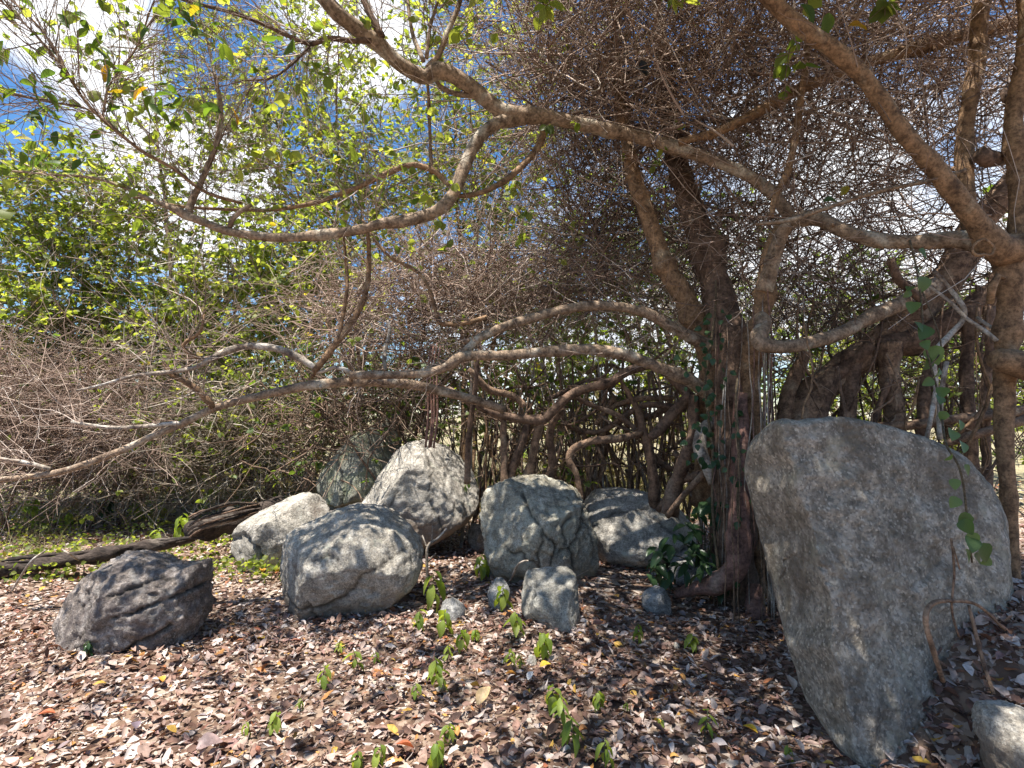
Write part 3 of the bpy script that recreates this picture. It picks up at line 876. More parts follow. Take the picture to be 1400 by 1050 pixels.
def standing_slab():
    """A thick flat-faced slab: two broad faces meeting in a blunt ridge, squared edges, rough sides running back."""
    poly = [(1018, 645), (1024, 615), (1040, 590), (1056, 575), (1075, 573), (1098, 576), (1125, 572), (1150, 571), (1185, 576), (1228, 585), (1275, 602), (1325, 632), (1358, 665), (1376, 710), (1384, 765), (1386, 830), (1380, 900), (1364, 970), (1335, 1040), (1295, 1090), (1240, 1095), (1192, 1062), (1145, 1020), (1106, 962), (1085, 905), (1062, 830), (1048, 760), (1030, 700)]
    c = np.array([1190.0, 800.0])
    th, R = poly_radius(poly, c, 1440)
    nr, nt = 120, 330
    ang = np.linspace(-np.pi, np.pi, nt, endpoint=False)
    Ra = np.interp(ang, np.append(th, np.pi), np.append(R, R[0]))
    Ra = Ra * (1 + 0.008 * fbm(np.stack([np.cos(ang) * 4, np.sin(ang) * 4, np.zeros(nt)], -1), 3))
    u = np.concatenate([np.linspace(0, 1, nr - 22) ** 0.8, np.ones(22)])
    back = np.concatenate([np.zeros(nr - 22), np.linspace(0, 1, 22)])
    px = c[0] + u[:, None] * np.cos(ang)[None] * Ra[None]
    py = c[1] - u[:, None] * np.sin(ang)[None] * Ra[None]
    ridge = 1082 + (py - 575) * 0.20 + 10 * fbm(np.stack([py / 60, px * 0, px * 0], -1), 2)
    t = px - ridge
    d = 2.90 - (py - 575) * 0.00078 + np.where(t < 0, -t * 0.0060, t * 0.0012)
    edge = np.clip((u[:, None] - 0.965) / 0.035, 0, 1)
    d = d + 0.030 * edge ** 2.5                               # worn arris
    d = d + 0.42 * back[:, None] ** 0.9
    base = np.array([0, 0, CAM_H])
    rx, rz = (px - 700) / F_PX, (525 - py) / F_PX
    ry = _cp - rz * _sp
    pts = base + np.stack([rx / ry * d, d, (_sp + rz * _cp) / ry * d], -1)
    q = pts / 0.55
    dsp = 0.020 * fbm(q * 1.5 + 3, 3) + 0.008 * fbm(q * 5 + 20, 4, 0.6) + 0.0035 * fbm(q * 22 + 50, 3, 0.65) - 0.016 * np.abs(vnoise(q * 3.2 + 7)) - 0.006 * np.abs(vnoise(q * 9 + 3)) 
    for crack, depth, w in (([(1075, 770), (1084, 762), (1105, 768), (1124, 778)], 0.040, 3), ([(1076, 768), (1071, 800), (1074, 832)], 0.030, 2.6), ([(1120, 600), (1128, 640), (1140, 670)], 0.005, 2.5), ([(1042, 662), (1064, 659)], 0.018, 3.5), ([(1078, 842), (1120, 802), (1140, 790)], 0.010, 5), ([(1250, 800), (1290, 770), (1320, 735)], 0.012, 7)):
        cr = np.array(crack, dtype=float); best = np.full(px.shape, 1e9)
        wx = px + 3 * fbm(np.stack([px / 12, py / 12, px * 0], -1), 2)
        for a, b in zip(cr[:-1], cr[1:]):
            e = b - a
            k = np.clip(((wx - a[0]) * e[0] + (py - a[1]) * e[1]) / (e @ e), 0, 1)
            best = np.minimum(best, np.hypot(wx - a[0] - k * e[0], py - a[1] - k * e[1]))
        dsp = dsp - depth * np.exp(-(best / w) ** 2)
    # the chipped hollow under the notch
    inside = np.exp(-(((px - 1095) / 17) ** 2 + ((py - 790) / 22) ** 2) ** 2)
    dsp = dsp - 0.016 * inside
    pts[..., 1] -= dsp * (1 - back[:, None])
    pts[..., 0] += dsp * back[:, None] * np.cos(ang)[None]
    pts[..., 2] += dsp * back[:, None] * np.sin(ang)[None]
    v = pts.reshape(-1, 3)
    a = np.arange(nr - 1)[:, None] * nt; b = np.arange(nt)[None]; bn = (b + 1) % nt
    f = np.stack([a + b, a + bn, a + nt + bn, a + nt + b], -1).reshape(-1, 4)[:, ::-1]
    cap = np.append(v, v[-nt:].mean(0)[None], 0)
    k = (nr - 1) * nt
    tri = np.stack([np.full(nt, len(v)), k + np.arange(nt), k + (np.arange(nt) + 1) % nt], -1)
    root = np.array([1.9, 2.9, float(ground_z(1.9, 2.9))])
    me = mesh_np('standing_slab', cap - root, [f, tri], None, g_slab)
    me.attributes.new('crack_dark', 'FLOAT', 'POINT')
    o = link('standing_slab', me, None, tuple(root))
    tag(o, 'huge upright granite slab at the right, flat grey face wider at the top', 'boulder')
standing_slab()
boulder('boulder', 'sunlit white-flecked stone cut off by the bottom right corner', 'boulder',
        [(1372, 1015), (1376, 996), (1392, 984), (1420, 986), (1450, 996), (1490, 1020), (1500, 1090), (1460, 1120), (1400, 1110), (1374, 1080)],
        2.3, 0.22, g_oval, 10, 5, 0.75, 0.2, [((-0.1, -0.6, 0.8), 0.6), ((-0.8, -0.5, 0.2), 0.7)], (), (0.06, 0.04, 0.02))
boulder('boulder', 'shaded grey stone under the dark glossy leaves beside the fig trunk', 'boulder',
        [(915, 790), (920, 770), (940, 756), (965, 758), (982, 770), (988, 790), (970, 802), (935, 802)], 5.35, 0.22, g_stone, 11, 5, 0.8, 0.2, [((0.1, -0.8, 0.5), 0.6)], (), (0.07, 0.04, 0.02))
small_stone('reddish grey stone beside the seedling on shaded leaves before the fig trunk', 898, 838, 44, 38, g_stone, 21)
small_stone('pointed dark stone propped just left of the small block', 683, 832, 34, 44, g_stone, 22)
small_stone('low brownish stone half sunk in the leaves in front of the cracked boulder', 617, 848, 36, 30, g_stone, 23)
small_stone('grey stone wedged between the domed boulder and the cracked boulder', 652, 752, 26, 40, g_stone, 24)
small_stone('flat grey stone at the left foot of the cracked boulder', 668, 785, 40, 20, g_stone, 25)
small_stone('pale pebble on the litter below the seedling by the small block', 727, 908, 16, 12, g_facet, 26)
small_stone('dull dark rock in the brush at the left of the greenish boulder', 405, 680, 62, 40, g_dark, 27)
small_stone('pale chip of stone lying in the leaves at the fig root', 925, 886, 12, 8, g_facet, 28)

# ================================================================== the rotten log
def log_thing(label, ctrl, seed, cat='log'):
    root = thing('rotten_log', label, cat, P(*ctrl[0][:3]))
    a = limb('log_body', ctrl, M['rotten'], root, 26, 0.5 if seed < 4 else 0.28, seed, 0.02, 0.03)
    return root

r1 = log_thing('long dark rotten log half buried in weeds, lying behind the dark craggy boulder',
               [(-60, 784, 5.45, 19), (40, 777, 5.6, 18), (110, 766, 5.75, 17), (170, 756, 5.9, 15), (222, 746, 6.05, 12), (262, 735, 6.25, 10)], 3.3)
for i in range(9):
    x0 = random.uniform(-20, 190); L = random.uniform(40, 110); u = random.uniform(-14, 6)
    f = lambda x, k: (x, 772 - 0.115 * x + u * .5 + k, 5.48 + 0.0023 * x + abs(u) * .004, 0)
    limb('bark_ridge', [f(x0, 0)[:3] + (2,), f(x0 + L * .3, random.uniform(-3, 3))[:3] + (random.uniform(3, 6),), f(x0 + L * .7, random.uniform(-3, 3))[:3] + (random.uniform(3, 5),), f(x0 + L, 0)[:3] + (1.5,)], M['rotten'], r1, 7, 0.4, None, 0.015, 0.025)
r2 = log_thing('furrowed grey stump of a log with peeling bark beside the flat-topped boulder',
               [(258, 727, 6.1, 22), (285, 716, 6.3, 32), (320, 707, 6.5, 32), (352, 698, 6.8, 24), (385, 684, 7.2, 18)], 5.1)
for i in range(7):
    u = -14 + 4.5 * i + random.uniform(-2, 2)
    limb('bark_ridge', [(258, 722 + u, 5.92, 2), (280 + random.uniform(-5, 5), 710 + u, 5.98, random.uniform(2.5, 4.5)), (318, 700 + u * .9, 6.18, random.uniform(2.5, 4.5)), (352, 694 + u * .6, 6.6, 3)], M['rotten'] if i % 2 else M['bark_dark'], r2, 7, 0.4, None, 0.02, 0.025)

# ================================================================== leaf litter
def litter_band(y0, y1, per_m2, tmpl, smin, smax, wide=1.0, tilt=0.55):
    area = 0.95 * (y1 ** 2 - y0 ** 2) + 2.0 * (y1 - y0) * wide
    n = int(area * per_m2)
    out = np.zeros((0, 2))
    y = np.sqrt(y0 ** 2 + (y1 ** 2 - y0 ** 2) * RNG.random(n))
    x = (RNG.random(n) * 2 - 1) * (0.95 * y + wide)
    keep = RNG.random(n) < np.clip(0.8 + 0.4 * fbm(np.stack([x * 0.9, y * 0.9, np.zeros(n)], -1) + 3, 3), 0.25, 1)
    if y0 > 6:                                        # thinner beneath the far weeds
        keep &= RNG.random(n) < 0.8
    x, y = x[keep], y[keep]
    n = len(x)
    z = ground_z(x, y) + 0.006 + 0.028 * RNG.random(n) ** 2
    pos = np.stack([x, y, z], -1)
    ax = RNG.normal(size=(n, 3)); ax[:, 2] *= 0.22
    nm = RNG.normal(size=(n, 3)) * tilt; nm[:, 2] = np.sign(RNG.random(n) - 0.35) * (0.9)
    size = smin + (smax - smin) * RNG.random(n) ** 2.0
    # drifts of older, darker leaves and of paler ones
    drift = fbm(np.stack([x * 0.7, y * 0.7, np.zeros(n)], -1) + 60, 3)
    rnd = np.clip(RNG.random(n) * 0.93 + 0.14 * drift, 0, 0.93)
    rare = RNG.random(n) < 0.06
    rnd = np.where(rare, 0.93 + 0.07 * RNG.random(n), rnd)
    return scatter(tmpl, pos, ax, nm, size, rnd, 0.55 + 0.75 * RNG.random(n))

T_A = leaf_grid(4, 0.30, 0.08, 1.0, 0.2)
T_B = leaf_grid(4, 0.30, 0.22, -1.0, -0.25, twist=0.8)
T_C = leaf_grid(4, 0.34, 0.04, 1.7, 0.05, twist=-0.5)
T_D = leaf_grid(3, 0.16, 0.06, 2.0, 0.3, twist=1.0)
parts = []
for tm, k in ((T_A, 300), (T_B, 300), (T_C, 240), (T_D, 420)):
    parts.append(litter_band(1.3, 4.6, 1.3 * k, tm, 0.016, 0.082, tilt=0.42))
for k in (340, 340):
    parts.append(litter_band(4.6, 8.0, k, leaf_hex(), 0.028, 0.072, tilt=0.42))
parts.append(litter_band(8.0, 13.0, 130, leaf_hex(), 0.05, 0.11))
# deeper, larger leaves on the bank right of the slab
nb = 2600
bx, by = 1.95 + 1.9 * RNG.random(nb), 2.2 + 2.0 * RNG.random(nb)
ax = RNG.normal(size=(nb, 3)); ax[:, 2] = ax[:, 2] * .3 - .25
nm = RNG.normal(size=(nb, 3)) * .5; nm[:, 2] = .9; nm[:, 1] -= .3
parts.append(scatter(T_A, np.stack([bx, by, ground_z(bx, by) + .008 + .03 * RNG.random(nb)], -1), ax, nm, .035 + .06 * RNG.random(nb), .9 * RNG.random(nb), .6 + .6 * RNG.random(nb)))
# bits of twig among the leaves
nt_ = 1500
ty = np.sqrt(1.5 ** 2 + (7.0 ** 2 - 1.5 ** 2) * RNG.random(nt_)); tx = (RNG.random(nt_) * 2 - 1) * (0.95 * ty + .8)
td = RNG.normal(size=(nt_, 3)); td[:, 2] *= 0.06
tw = walk(np.stack([tx, ty, ground_z(tx, ty) + .03], -1), td, .05 + .20 * RNG.random(nt_) ** 2, 4, .12)
parts.append(tubes(tw, .0025 + .002 * RNG.random(nt_), .0015, 3, .2 + .6 * RNG.random(nt_)))
v, q, r = join(parts)
tag(link('leaf_litter', mesh_np('leaf_litter', v, [q], r, M['litter'])), 'carpet of dry curled brown and pale leaves', None, None, 'stuff')

# the leaves of the foreground that can be told apart
lmesh = []
for i, (w, fo, cu, dr, tw) in enumerate([(0.36, 0.10, 1.1, 0.22, 0.2), (0.30, 0.22, -0.8, -0.22, 0.8), (0.44, 0.05, 2.0, 0.10, -0.4), (0.26, 0.15, 1.6, 0.35, 0.9), (0.40, 0.12, 0.4, -0.1, 0.1)]):
    vv, ff = leaf_grid(6, w, fo, cu, dr, twist=tw)
    lmesh.append(mesh_np('fallen_leaf', vv, [ff], None, M['litter_leaf']))
n = 0
while n < 280:
    px, py = random.uniform(-10, 1110), 1052 - 230 * random.random() ** 1.5
    if px > 1060 + (py - 1050) * 0.3 + 40 or (60 < px < 300 and py < 915):
        continue
    g = G(px, py)
    o = link('fallen_leaf', lmesh[n % 5], ground)
    o.location = (g[0], g[1], g[2] + 0.03 + 0.012 * random.random())
    o.rotation_euler = (random.gauss(0, .35), random.gauss(0, .45), random.uniform(0, 6.28))
    s = random.uniform(0.04, 0.068)
    o.scale = (s * random.uniform(.8, 1.1), s, s)
    n += 1

def bright_leaf(label, px, py, size, col, rz, tilt=(0.3, 0.2), wid=0.36, dark=0.4):
    key = 'fallen_leaf_%s' % '_'.join('%d' % (c * 100) for c in col)
    if key not in M:
        M[key] = obj_leaf_mat(key, [(0, col), (1, tuple(min(1, c * 1.2) for c in col))], 0.2, (1.3, 1.0, 0.5), 0.5, dark)
    vv, ff = leaf_grid(7, wid, 0.12, 0.8, 0.2, twist=0.3)
    g = G(px, py)
    o = link('fallen_leaf', mesh_np('fallen_leaf', vv * size * 0.72, [ff], None, M[key]), None, (g[0], g[1], g[2] + 0.05))
    o.rotation_euler = (tilt[0], tilt[1], rz)
    return tag(o, label, 'fallen leaf')

YEL, ORA, TAN, PALE, RED = (0.55, 0.36, 0.04), (0.50, 0.22, 0.04), (0.42, 0.30, 0.16), (0.55, 0.49, 0.44), (0.40, 0.12, 0.06)
bright_leaf('golden yellow fallen leaf, the upper right of the pair in the middle foreground', 738, 924, 0.10, YEL, -1.2)
bright_leaf('orange fallen leaf, the lower left of the pair in the middle foreground', 706, 934, 0.09, ORA, 1.7)
bright_leaf('large tan fallen leaf standing half upright in the middle foreground', 652, 978, 0.16, TAN, -0.5, (0.75, 0.3), 0.30)
bright_leaf('orange fallen leaf on the litter just left of the egg-shaped boulder', 358, 790, 0.11, ORA, 0.4)
bright_leaf('yellow fallen leaf at the bottom left of the slab', 1036, 1018, 0.10, YEL, 0.8)
bright_leaf('bright pale dead leaf curled against the left foot of the slab', 1086, 958, 0.11, PALE, 0.3, (0.9, 0.2))
bright_leaf('rounded pale leaf lying by the lower left edge of the slab', 1098, 1006, 0.11, PALE, 2.2)
bright_leaf('rust red fallen leaf in the left foreground under the dark boulder', 75, 990, 0.10, RED, 2.0)
bright_leaf('orange brown fallen leaf below the dark craggy boulder', 222, 945, 0.09, ORA, 0.9)
bright_leaf('broad brownish grey leaf lying at the bottom edge left of the middle', 268, 1040, 0.15, (0.24, 0.17, 0.16), -1.0, (0.2, 0.3), 0.45)
bright_leaf('dull purple leaf lying in the left foreground', 185, 1012, 0.09, (0.13, 0.10, 0.12), 0.7)
bright_leaf('small yellow leaf stuck on the leaves between the slab and its roots', 1290, 872, 0.08, YEL, 1.2, (0.6, 0.2))
bright_leaf('rusty curled leaf at the bottom edge under the seedling row', 566, 1040, 0.12, RED, 1.8, (0.5, 0.4))
bright_leaf('white papery leaf near the pair of yellow and orange leaves', 722, 942, 0.09, (0.62, 0.60, 0.58), -0.4, (0.6, 0.1), 0.3)

# ================================================================== twigs and leaves for the trees
def in_region(reg, n):
    px, py, d, rx, ry, rd = reg
    q = RNG.normal(size=(n, 3))
    q = q * 0.52                                      # soft-edged: dense within, thinning out
    base = P(px, py, d)
    s = d / F_PX
    return base + np.stack([q[:, 0] * rx * s, q[:, 1] * rd, q[:, 2] * ry * s], -1)

def twig_cloud(regs, length=1.0, rad=0.0045, kids=2.0, grand=1.0, droop=0.0, curl=0.06, jitter=0.12, flat=0.8):
    """Wandering twigs with side twigs filling ellipsoids; regs rows: region + (count,). Returns mesh parts and twig lines."""
    res, lines = [], []
    for reg in regs:
        n = int(reg[6])
        st = in_region(reg[:6], n)
        dr = RNG.normal(size=(n, 3)); dr[:, 2] *= flat
        L = length * (0.35 + 0.8 * RNG.random(n) + 0.9 * RNG.random(n) ** 4)
        a = walk(st, dr, L, 6, jitter, droop, curl)
        r = rad * (0.6 + 0.8 * RNG.random(n) + 1.5 * RNG.random(n) ** 6)
        res.append(tubes(a, r, r * 0.45, 3))
        lines.append(a)
        m = int(n * kids)
        if m:
            b = sprout(a, m, length * 0.42, 4, 0.75, 0.1, jitter, droop, curl)
            r = rad * (0.45 + 0.5 * RNG.random(m))
            res.append(tubes(b, r, r * 0.5, 3))
            lines.append(b)
            m2 = int(m * grand)
            if m2:
                c = sprout(b, m2, length * 0.22, 3, 0.75, 0.1, jitter, droop, curl)
                r = rad * (0.38 + 0.3 * RNG.random(m2))
                res.append(tubes(c, r, r * 0.6, 3))
                lines.append(c)
    return res, lines

def put_twigs(root, res, mat, name='twigs'):
    v, q, r = join(res)
    o = link(name, mesh_np(name, local(v, root), [q], r, mat), root)
    o['kind'] = 'stuff'
    return o

def put_leaves(root, lines, n, size, mat, name='leaves', tmpl=None, droop=0.35, keep=None, tmin=0.2):
    pts = [l.reshape(-1, l.shape[1], 3) for l in lines]
    w = np.array([len(p) for p in pts], dtype=float); w /= w.sum()
    pos, tan = [], []
    for p, k in zip(pts, (w * n).astype(int)):
        if not k: continue
        kk = max(1, k // 3)                            # leaves sit in clusters of a few at a node
        i = np.repeat(RNG.integers(0, len(p), kk), 3)
        f = np.repeat((tmin + (1 - tmin) * RNG.random(kk)), 3) * (p.shape[1] - 1)
        f = np.clip(f + 0.25 * RNG.normal(size=len(f)), 0, p.shape[1] - 1.001)
        k = len(i)
        j = np.minimum(f.astype(int), p.shape[1] - 2)
        u = (f - j)[:, None]
        pos.append(p[i, j] * (1 - u) + p[i, j + 1] * u)
        tan.append(unit(p[i, j + 1] - p[i, j]))
    pos, tan = np.vstack(pos), np.vstack(tan)
    if keep is not None:
        k = keep(pos); pos, tan = pos[k], tan[k]
    m = len(pos)
    a, nn = leaf_basis(m, droop)
    a = unit(a + 0.6 * tan)
    s = size * (0.45 + 0.85 * RNG.random(m))
    v, q, r = scatter(tmpl or leaf_hex(), pos, a, nn, s, None, 0.75 + 0.5 * RNG.random(m))
    o = link(name, mesh_np(name, local(v, root), [q], r, mat), root)
    o['kind'] = 'stuff'
    return o

def path_lines(keys, K=8):
    """Centre lines of limbs, cut into pieces twigs can sprout from."""
    out = []
    for k in keys:
        for pts, rad in PATHS.get(k, []):
            i = np.linspace(0, len(pts) - 1, K).astype(int)
            out.append(pts[i])
    return np.array(out)

# ================================================================== the fig tree with its curtain of roots
fig = thing('fig_tree', 'many-stemmed fig tree hung with aerial roots, its long limbs reaching left over the boulders', 'tree', G(1008, 815))
B, R_, K_ = M['bark_grey'], M['root'], 'fig'
limb('trunk', [(1008, 822, 5.0, 62), (1000, 740, 5.0, 52), (994, 640, 5.05, 48), (990, 540, 5.1, 50), (985, 460, 5.15, 52), (968, 380, 5.3, 44), (946, 300, 5.5, 38), (930, 235, 5.7, 31), (915, 140, 6.0, 28), (905, 30, 6.4, 18), (890, -90, 6.7, 10)], M['bark_dark'], fig, 18, 0.16, key='figtrunk')
limb('trunk', [(958, 700, 5.7, 30), (970, 600, 5.5, 34), (972, 500, 5.4, 38), (940, 425, 5.3, 36), (912, 375, 5.3, 30), (893, 320, 5.3, 27), (877, 270, 5.3, 27), (862, 220, 5.3, 24), (850, 150, 5.4, 18), (842, 60, 5.5, 10)], M['bark_brown'], fig, 14, key='figtrunk')
limb('trunk', [(1034, 815, 5.1, 26), (1030, 720, 5.1, 24), (1030, 620, 5.0, 26), (1024, 540, 4.9, 30), (1030, 470, 4.8, 30), (1046, 400, 4.75, 26), (1058, 340, 4.7, 24), (1078, 300, 4.65, 22)], M['bark_brown'], fig, 14, key='figtrunk')
limb('surface_root', [(1008, 540, 4.8, 18), (1012, 650, 4.72, 24), (1014, 725, 4.68, 30), (1008, 775, 4.66, 30), (985, 796, 4.75, 25), (955, 804, 4.85, 18), (930, 812, 4.9, 10)], M['bark_red'], fig, 14, 0.16)
limb('surface_root', [(1030, 800, 4.75, 20), (1034, 838, 4.65, 26), (1022, 850, 4.6, 14)], M['bark_red'], fig, 10, 0.2)
# upper limb reaching left across the sky
limb('limb', [(1074, 304, 4.75, 20), (1050, 272, 4.8, 20), (1010, 245, 4.85, 19), (955, 222, 4.9, 19), (900, 203, 4.9, 20), (850, 190, 4.85, 20), (795, 176, 4.8, 21), (745, 164, 4.7, 23), (700, 158, 4.6, 26), (672, 140, 4.55, 25), (640, 112, 4.5, 25), (600, 88, 4.4, 26), (575, 92, 4.4, 25), (545, 74, 4.3, 24), (515, 45, 4.2, 25), (480, 20, 4.1, 25), (450, -5, 4.0, 25), (400, -70, 3.9, 24)], B, fig, 14, 0.10, 4.0, 0.01, 0.05, 'upper')
limb('limb', [(724, 160, 4.62, 14), (700, 159, 4.58, 23), (672, 167, 4.5, 20), (650, 188, 4.45, 20), (632, 225, 4.4, 21), (618, 258, 4.35, 21), (598, 280, 4.3, 20), (560, 294, 4.25, 19), (520, 302, 4.2, 17), (478, 313, 4.15, 16), (430, 319, 4.1, 15), (370, 321, 4.05, 14), (310, 314, 4.0, 13), (265, 299, 3.95, 12), (232, 286, 3.9, 11), (205, 276, 3.9, 6), (130, 246, 3.9, 4.5), (60, 240, 3.9, 3.5), (-20, 232, 3.9, 2.5)], B, fig, 14, 0.10, 8.0, 0.008, 0.05, 'fork')
limb('branch', [(258, 297, 3.95, 12), (262, 275, 3.95, 10), (276, 245, 3.93, 8), (292, 205, 3.9, 8), (302, 175, 3.9, 8), (302, 140, 3.9, 6), (293, 95, 3.9, 4.5), (280, 40, 3.9, 3)], B, fig, 9, key='sprigs')
limb('branch', [(612, 252, 4.37, 7), (592, 234, 4.35, 8), (560, 226, 4.3, 8), (520, 240, 4.3, 8), (470, 263, 4.25, 7), (420, 279, 4.2, 6), (350, 288, 4.15, 5), (255, 283, 4.1, 4), (180, 268, 4.05, 3)], M['bark_brown'], fig, 8, key='sprigs')
limb('branch', [(314, 310, 4.0, 7), (320, 294, 4.0, 7), (345, 279, 4.0, 5)], B, fig, 8)
limb('branch', [(330, 280, 4.0, 4), (280, 262, 3.9, 5), (235, 228, 3.8, 5), (185, 200, 3.7, 4.5), (140, 165, 3.6, 4), (105, 125, 3.5, 4), (75, 75, 3.45, 3.5), (45, 30, 3.4, 3), (0, -10, 3.4, 2.5)], M['bark_brown'], fig, 8, key='sprigs')
limb('branch', [(110, 130, 3.5, 3.5), (60, 62, 3.4, 3), (20, 20, 3.35, 2.5), (-10, -10, 3.3, 2)], M['bark_brown'], fig, 6, key='sprigs')
limb('branch', [(185, 200, 3.7, 3.5), (120, 150, 3.6, 3), (60, 138, 3.5, 3), (-10, 122, 3.45, 2.2)], M['bark_brown'], fig, 6, key='sprigs')
limb('branch', [(140, 165, 3.6, 3), (150, 110, 3.6, 3), (185, 60, 3.6, 2.5), (210, 0, 3.6, 2)], M['bark_brown'], fig, 6, key='sprigs')
limb('branch', [(748, 172, 4.7, 10), (733, 205, 4.68, 10), (700, 240, 4.6, 9), (665, 262, 4.55, 8), (640, 268, 4.5, 7), (615, 266, 4.45, 5)], M['bark_brown'], fig, 9, key='upperfine')
limb('branch', [(508, 57, 4.2, 9), (480, 56, 4.15, 8), (450, 53, 4.1, 8), (425, 60, 4.05, 7), (395, 50, 4.0, 6.5), (350, 30, 3.95, 6), (310, 16, 3.9, 5.5), (255, 2, 3.85, 5), (180, -30, 3.8, 4)], M['bark_dark'], fig, 8, key='sprigs')
limb('branch', [(425, 60, 4.05, 4), (400, 85, 4.0, 3.5), (370, 105, 3.95, 3), (330, 110, 3.9, 2)], M['bark_dark'], fig, 6, key='sprigs')
limb('branch', [(522, 50, 4.2, 11), (508, 22, 4.2, 10), (494, -10, 4.2, 9), (480, -60, 4.2, 8)], M['bark_dark'], fig, 9, key='upperfine')
limb('branch', [(585, 92, 4.4, 9), (600, 72, 4.4, 9), (612, 40, 4.4, 8), (630, 0, 4.4, 7), (640, -60, 4.4, 5)], B, fig, 8, key='upperfine')
limb('branch', [(580, 85, 4.4, 7), (566, 50, 4.45, 6), (558, 0, 4.5, 5), (552, -50, 4.5, 4)], B, fig, 8, key='upperfine')
limb('branch', [(583, 80, 4.4, 6), (588, 40, 4.45, 5), (600, 0, 4.5, 4)], B, fig, 8, key='upperfine')
limb('branch', [(592, 98, 4.5, 5), (602, 118, 4.55, 7), (625, 128, 4.55, 7), (650, 130, 4.55, 7)], B, fig, 8)
limb('branch', [(585, 105, 4.6, 4), (588, 150, 4.6, 5), (590, 200, 4.6, 5), (592, 238, 4.5, 6)], M['bark_brown'], fig, 7)
# lower pair of limbs over the boulders
limb('limb', [(985, 478, 5.1, 20), (950, 468, 5.05, 18), (915, 452, 5.0, 18), (880, 432, 4.95, 17), (840, 424, 4.9, 15), (795, 424, 4.85, 14), (745, 433, 4.8, 15), (695, 447, 4.7, 14), (664, 462, 4.65, 13), (640, 484, 4.6, 12), (612, 497, 4.58, 11), (588, 504, 4.58, 8)], B, fig, 13, 0.10, key='low')
limb('limb', [(975, 540, 5.05, 22), (945, 519, 4.95, 20), (905, 503, 4.85, 19), (860, 484, 4.75, 17), (812, 477, 4.7, 16), (760, 481, 4.65, 16), (700, 487, 4.6, 16), (655, 487, 4.55, 16), (630, 492, 4.5, 17), (606, 506, 4.5, 15), (570, 512, 4.48, 13), (525, 515, 4.45, 13), (481, 516, 4.45, 13)], B, fig, 14, 0.10, key='low')
link('cut_end', mesh_np('cut_end', local(tube_arrays(np.array([P(481.5, 516, 4.45), P(479, 516, 4.45)]), np.array([0.041, 0.040]), 14)[0], fig), [tube_arrays(np.array([P(481.5, 516, 4.45), P(479, 516, 4.45)]), np.array([0.041, 0.040]), 14)[1], tube_arrays(np.array([P(481.5, 516, 4.45), P(479, 516, 4.45)]), np.array([0.041, 0.040]), 14)[2]], None, M['cut_wood']), fig)
limb('branch', [(482, 511, 4.45, 6), (462, 503, 4.45, 6), (445, 508, 4.5, 5), (432, 510, 4.5, 4)], M['bark_pale'], fig, 8)
# long bare branch down to the left
limb('limb', [(690, 560, 5.1, 14), (630, 540, 4.9, 15), (560, 525, 4.8, 16), (490, 523, 4.7, 16), (430, 527, 4.6, 15), (385, 533, 4.6, 14), (340, 545, 4.6, 13), (292, 558, 4.6, 12), (248, 579, 4.6, 11), (190, 605, 4.6, 11), (140, 626, 4.6, 10), (90, 643, 4.6, 10), (40, 651, 4.6, 9), (-40, 658, 4.6, 8)], B, fig, 11, 0.1, key='bare')
limb('branch', [(292, 558, 4.6, 9), (272, 535, 4.55, 9), (250, 520, 4.5, 8), (234, 510, 4.5, 7), (225, 495, 4.5, 4)], M['bark_brown'], fig, 8, key='bare')
limb('branch', [(248, 578, 4.6, 6), (205, 582, 4.55, 6), (150, 585, 4.5, 6), (100, 577, 4.5, 4)], M['bark_pale'], fig, 8, key='bare')
limb('branch', [(68, 643, 4.6, 6), (35, 634, 4.55, 6), (0, 627, 4.5, 5), (-30, 618, 4.5, 4)], M['bark_pale'], fig, 8, key='bare')
limb('branch', [(432, 502, 4.55, 8), (410, 490, 4.55, 10), (380, 479, 4.5, 10), (345, 474, 4.5, 10), (310, 479, 4.5, 9), (288, 490, 4.45, 8), (262, 504, 4.45, 6), (225, 510, 4.45, 6), (180, 515, 4.4, 5), (135, 527, 4.4, 4), (105, 533, 4.4, 3)], M['bark_pale'], fig, 9, key='bare')
limb('branch', [(275, 494, 4.45, 5), (252, 482, 4.4, 5), (250, 470, 4.4, 5), (272, 455, 4.4, 5), (278, 430, 4.4, 4)], M['bark_brown'], fig, 7, key='bare')
limb('branch', [(430, 508, 4.5, 8), (452, 480, 4.5, 9), (478, 446, 4.5, 9), (498, 410, 4.5, 8), (506, 370, 4.5, 7), (506, 330, 4.45, 6), (498, 300, 4.4, 4)], M['bark_brown'], fig, 8, key='vert')
limb('branch', [(426, 516, 4.55, 5), (455, 478, 4.5, 6), (468, 440, 4.5, 6), (474, 390, 4.5, 5), (470, 330, 4.5, 4), (468, 315, 4.4, 3)], M['bark_brown'], fig, 7, key='vert')
limb('branch', [(665, 434, 4.75, 7), (640, 441, 4.7, 7), (615, 444, 4.7, 7), (600, 438, 4.7, 6), (592, 410, 4.7, 5), (578, 380, 4.7, 5), (560, 366, 4.7, 5), (530, 350, 4.7, 4), (508, 322, 4.7, 4), (496, 300, 4.7, 3)], M['bark_brown'], fig, 7, key='vert')
limb('branch', [(527, 505, 4.6, 5), (526, 480, 4.7, 6), (532, 455, 4.8, 5), (528, 440, 4.8, 4)], M['bark_pale'], fig, 7)
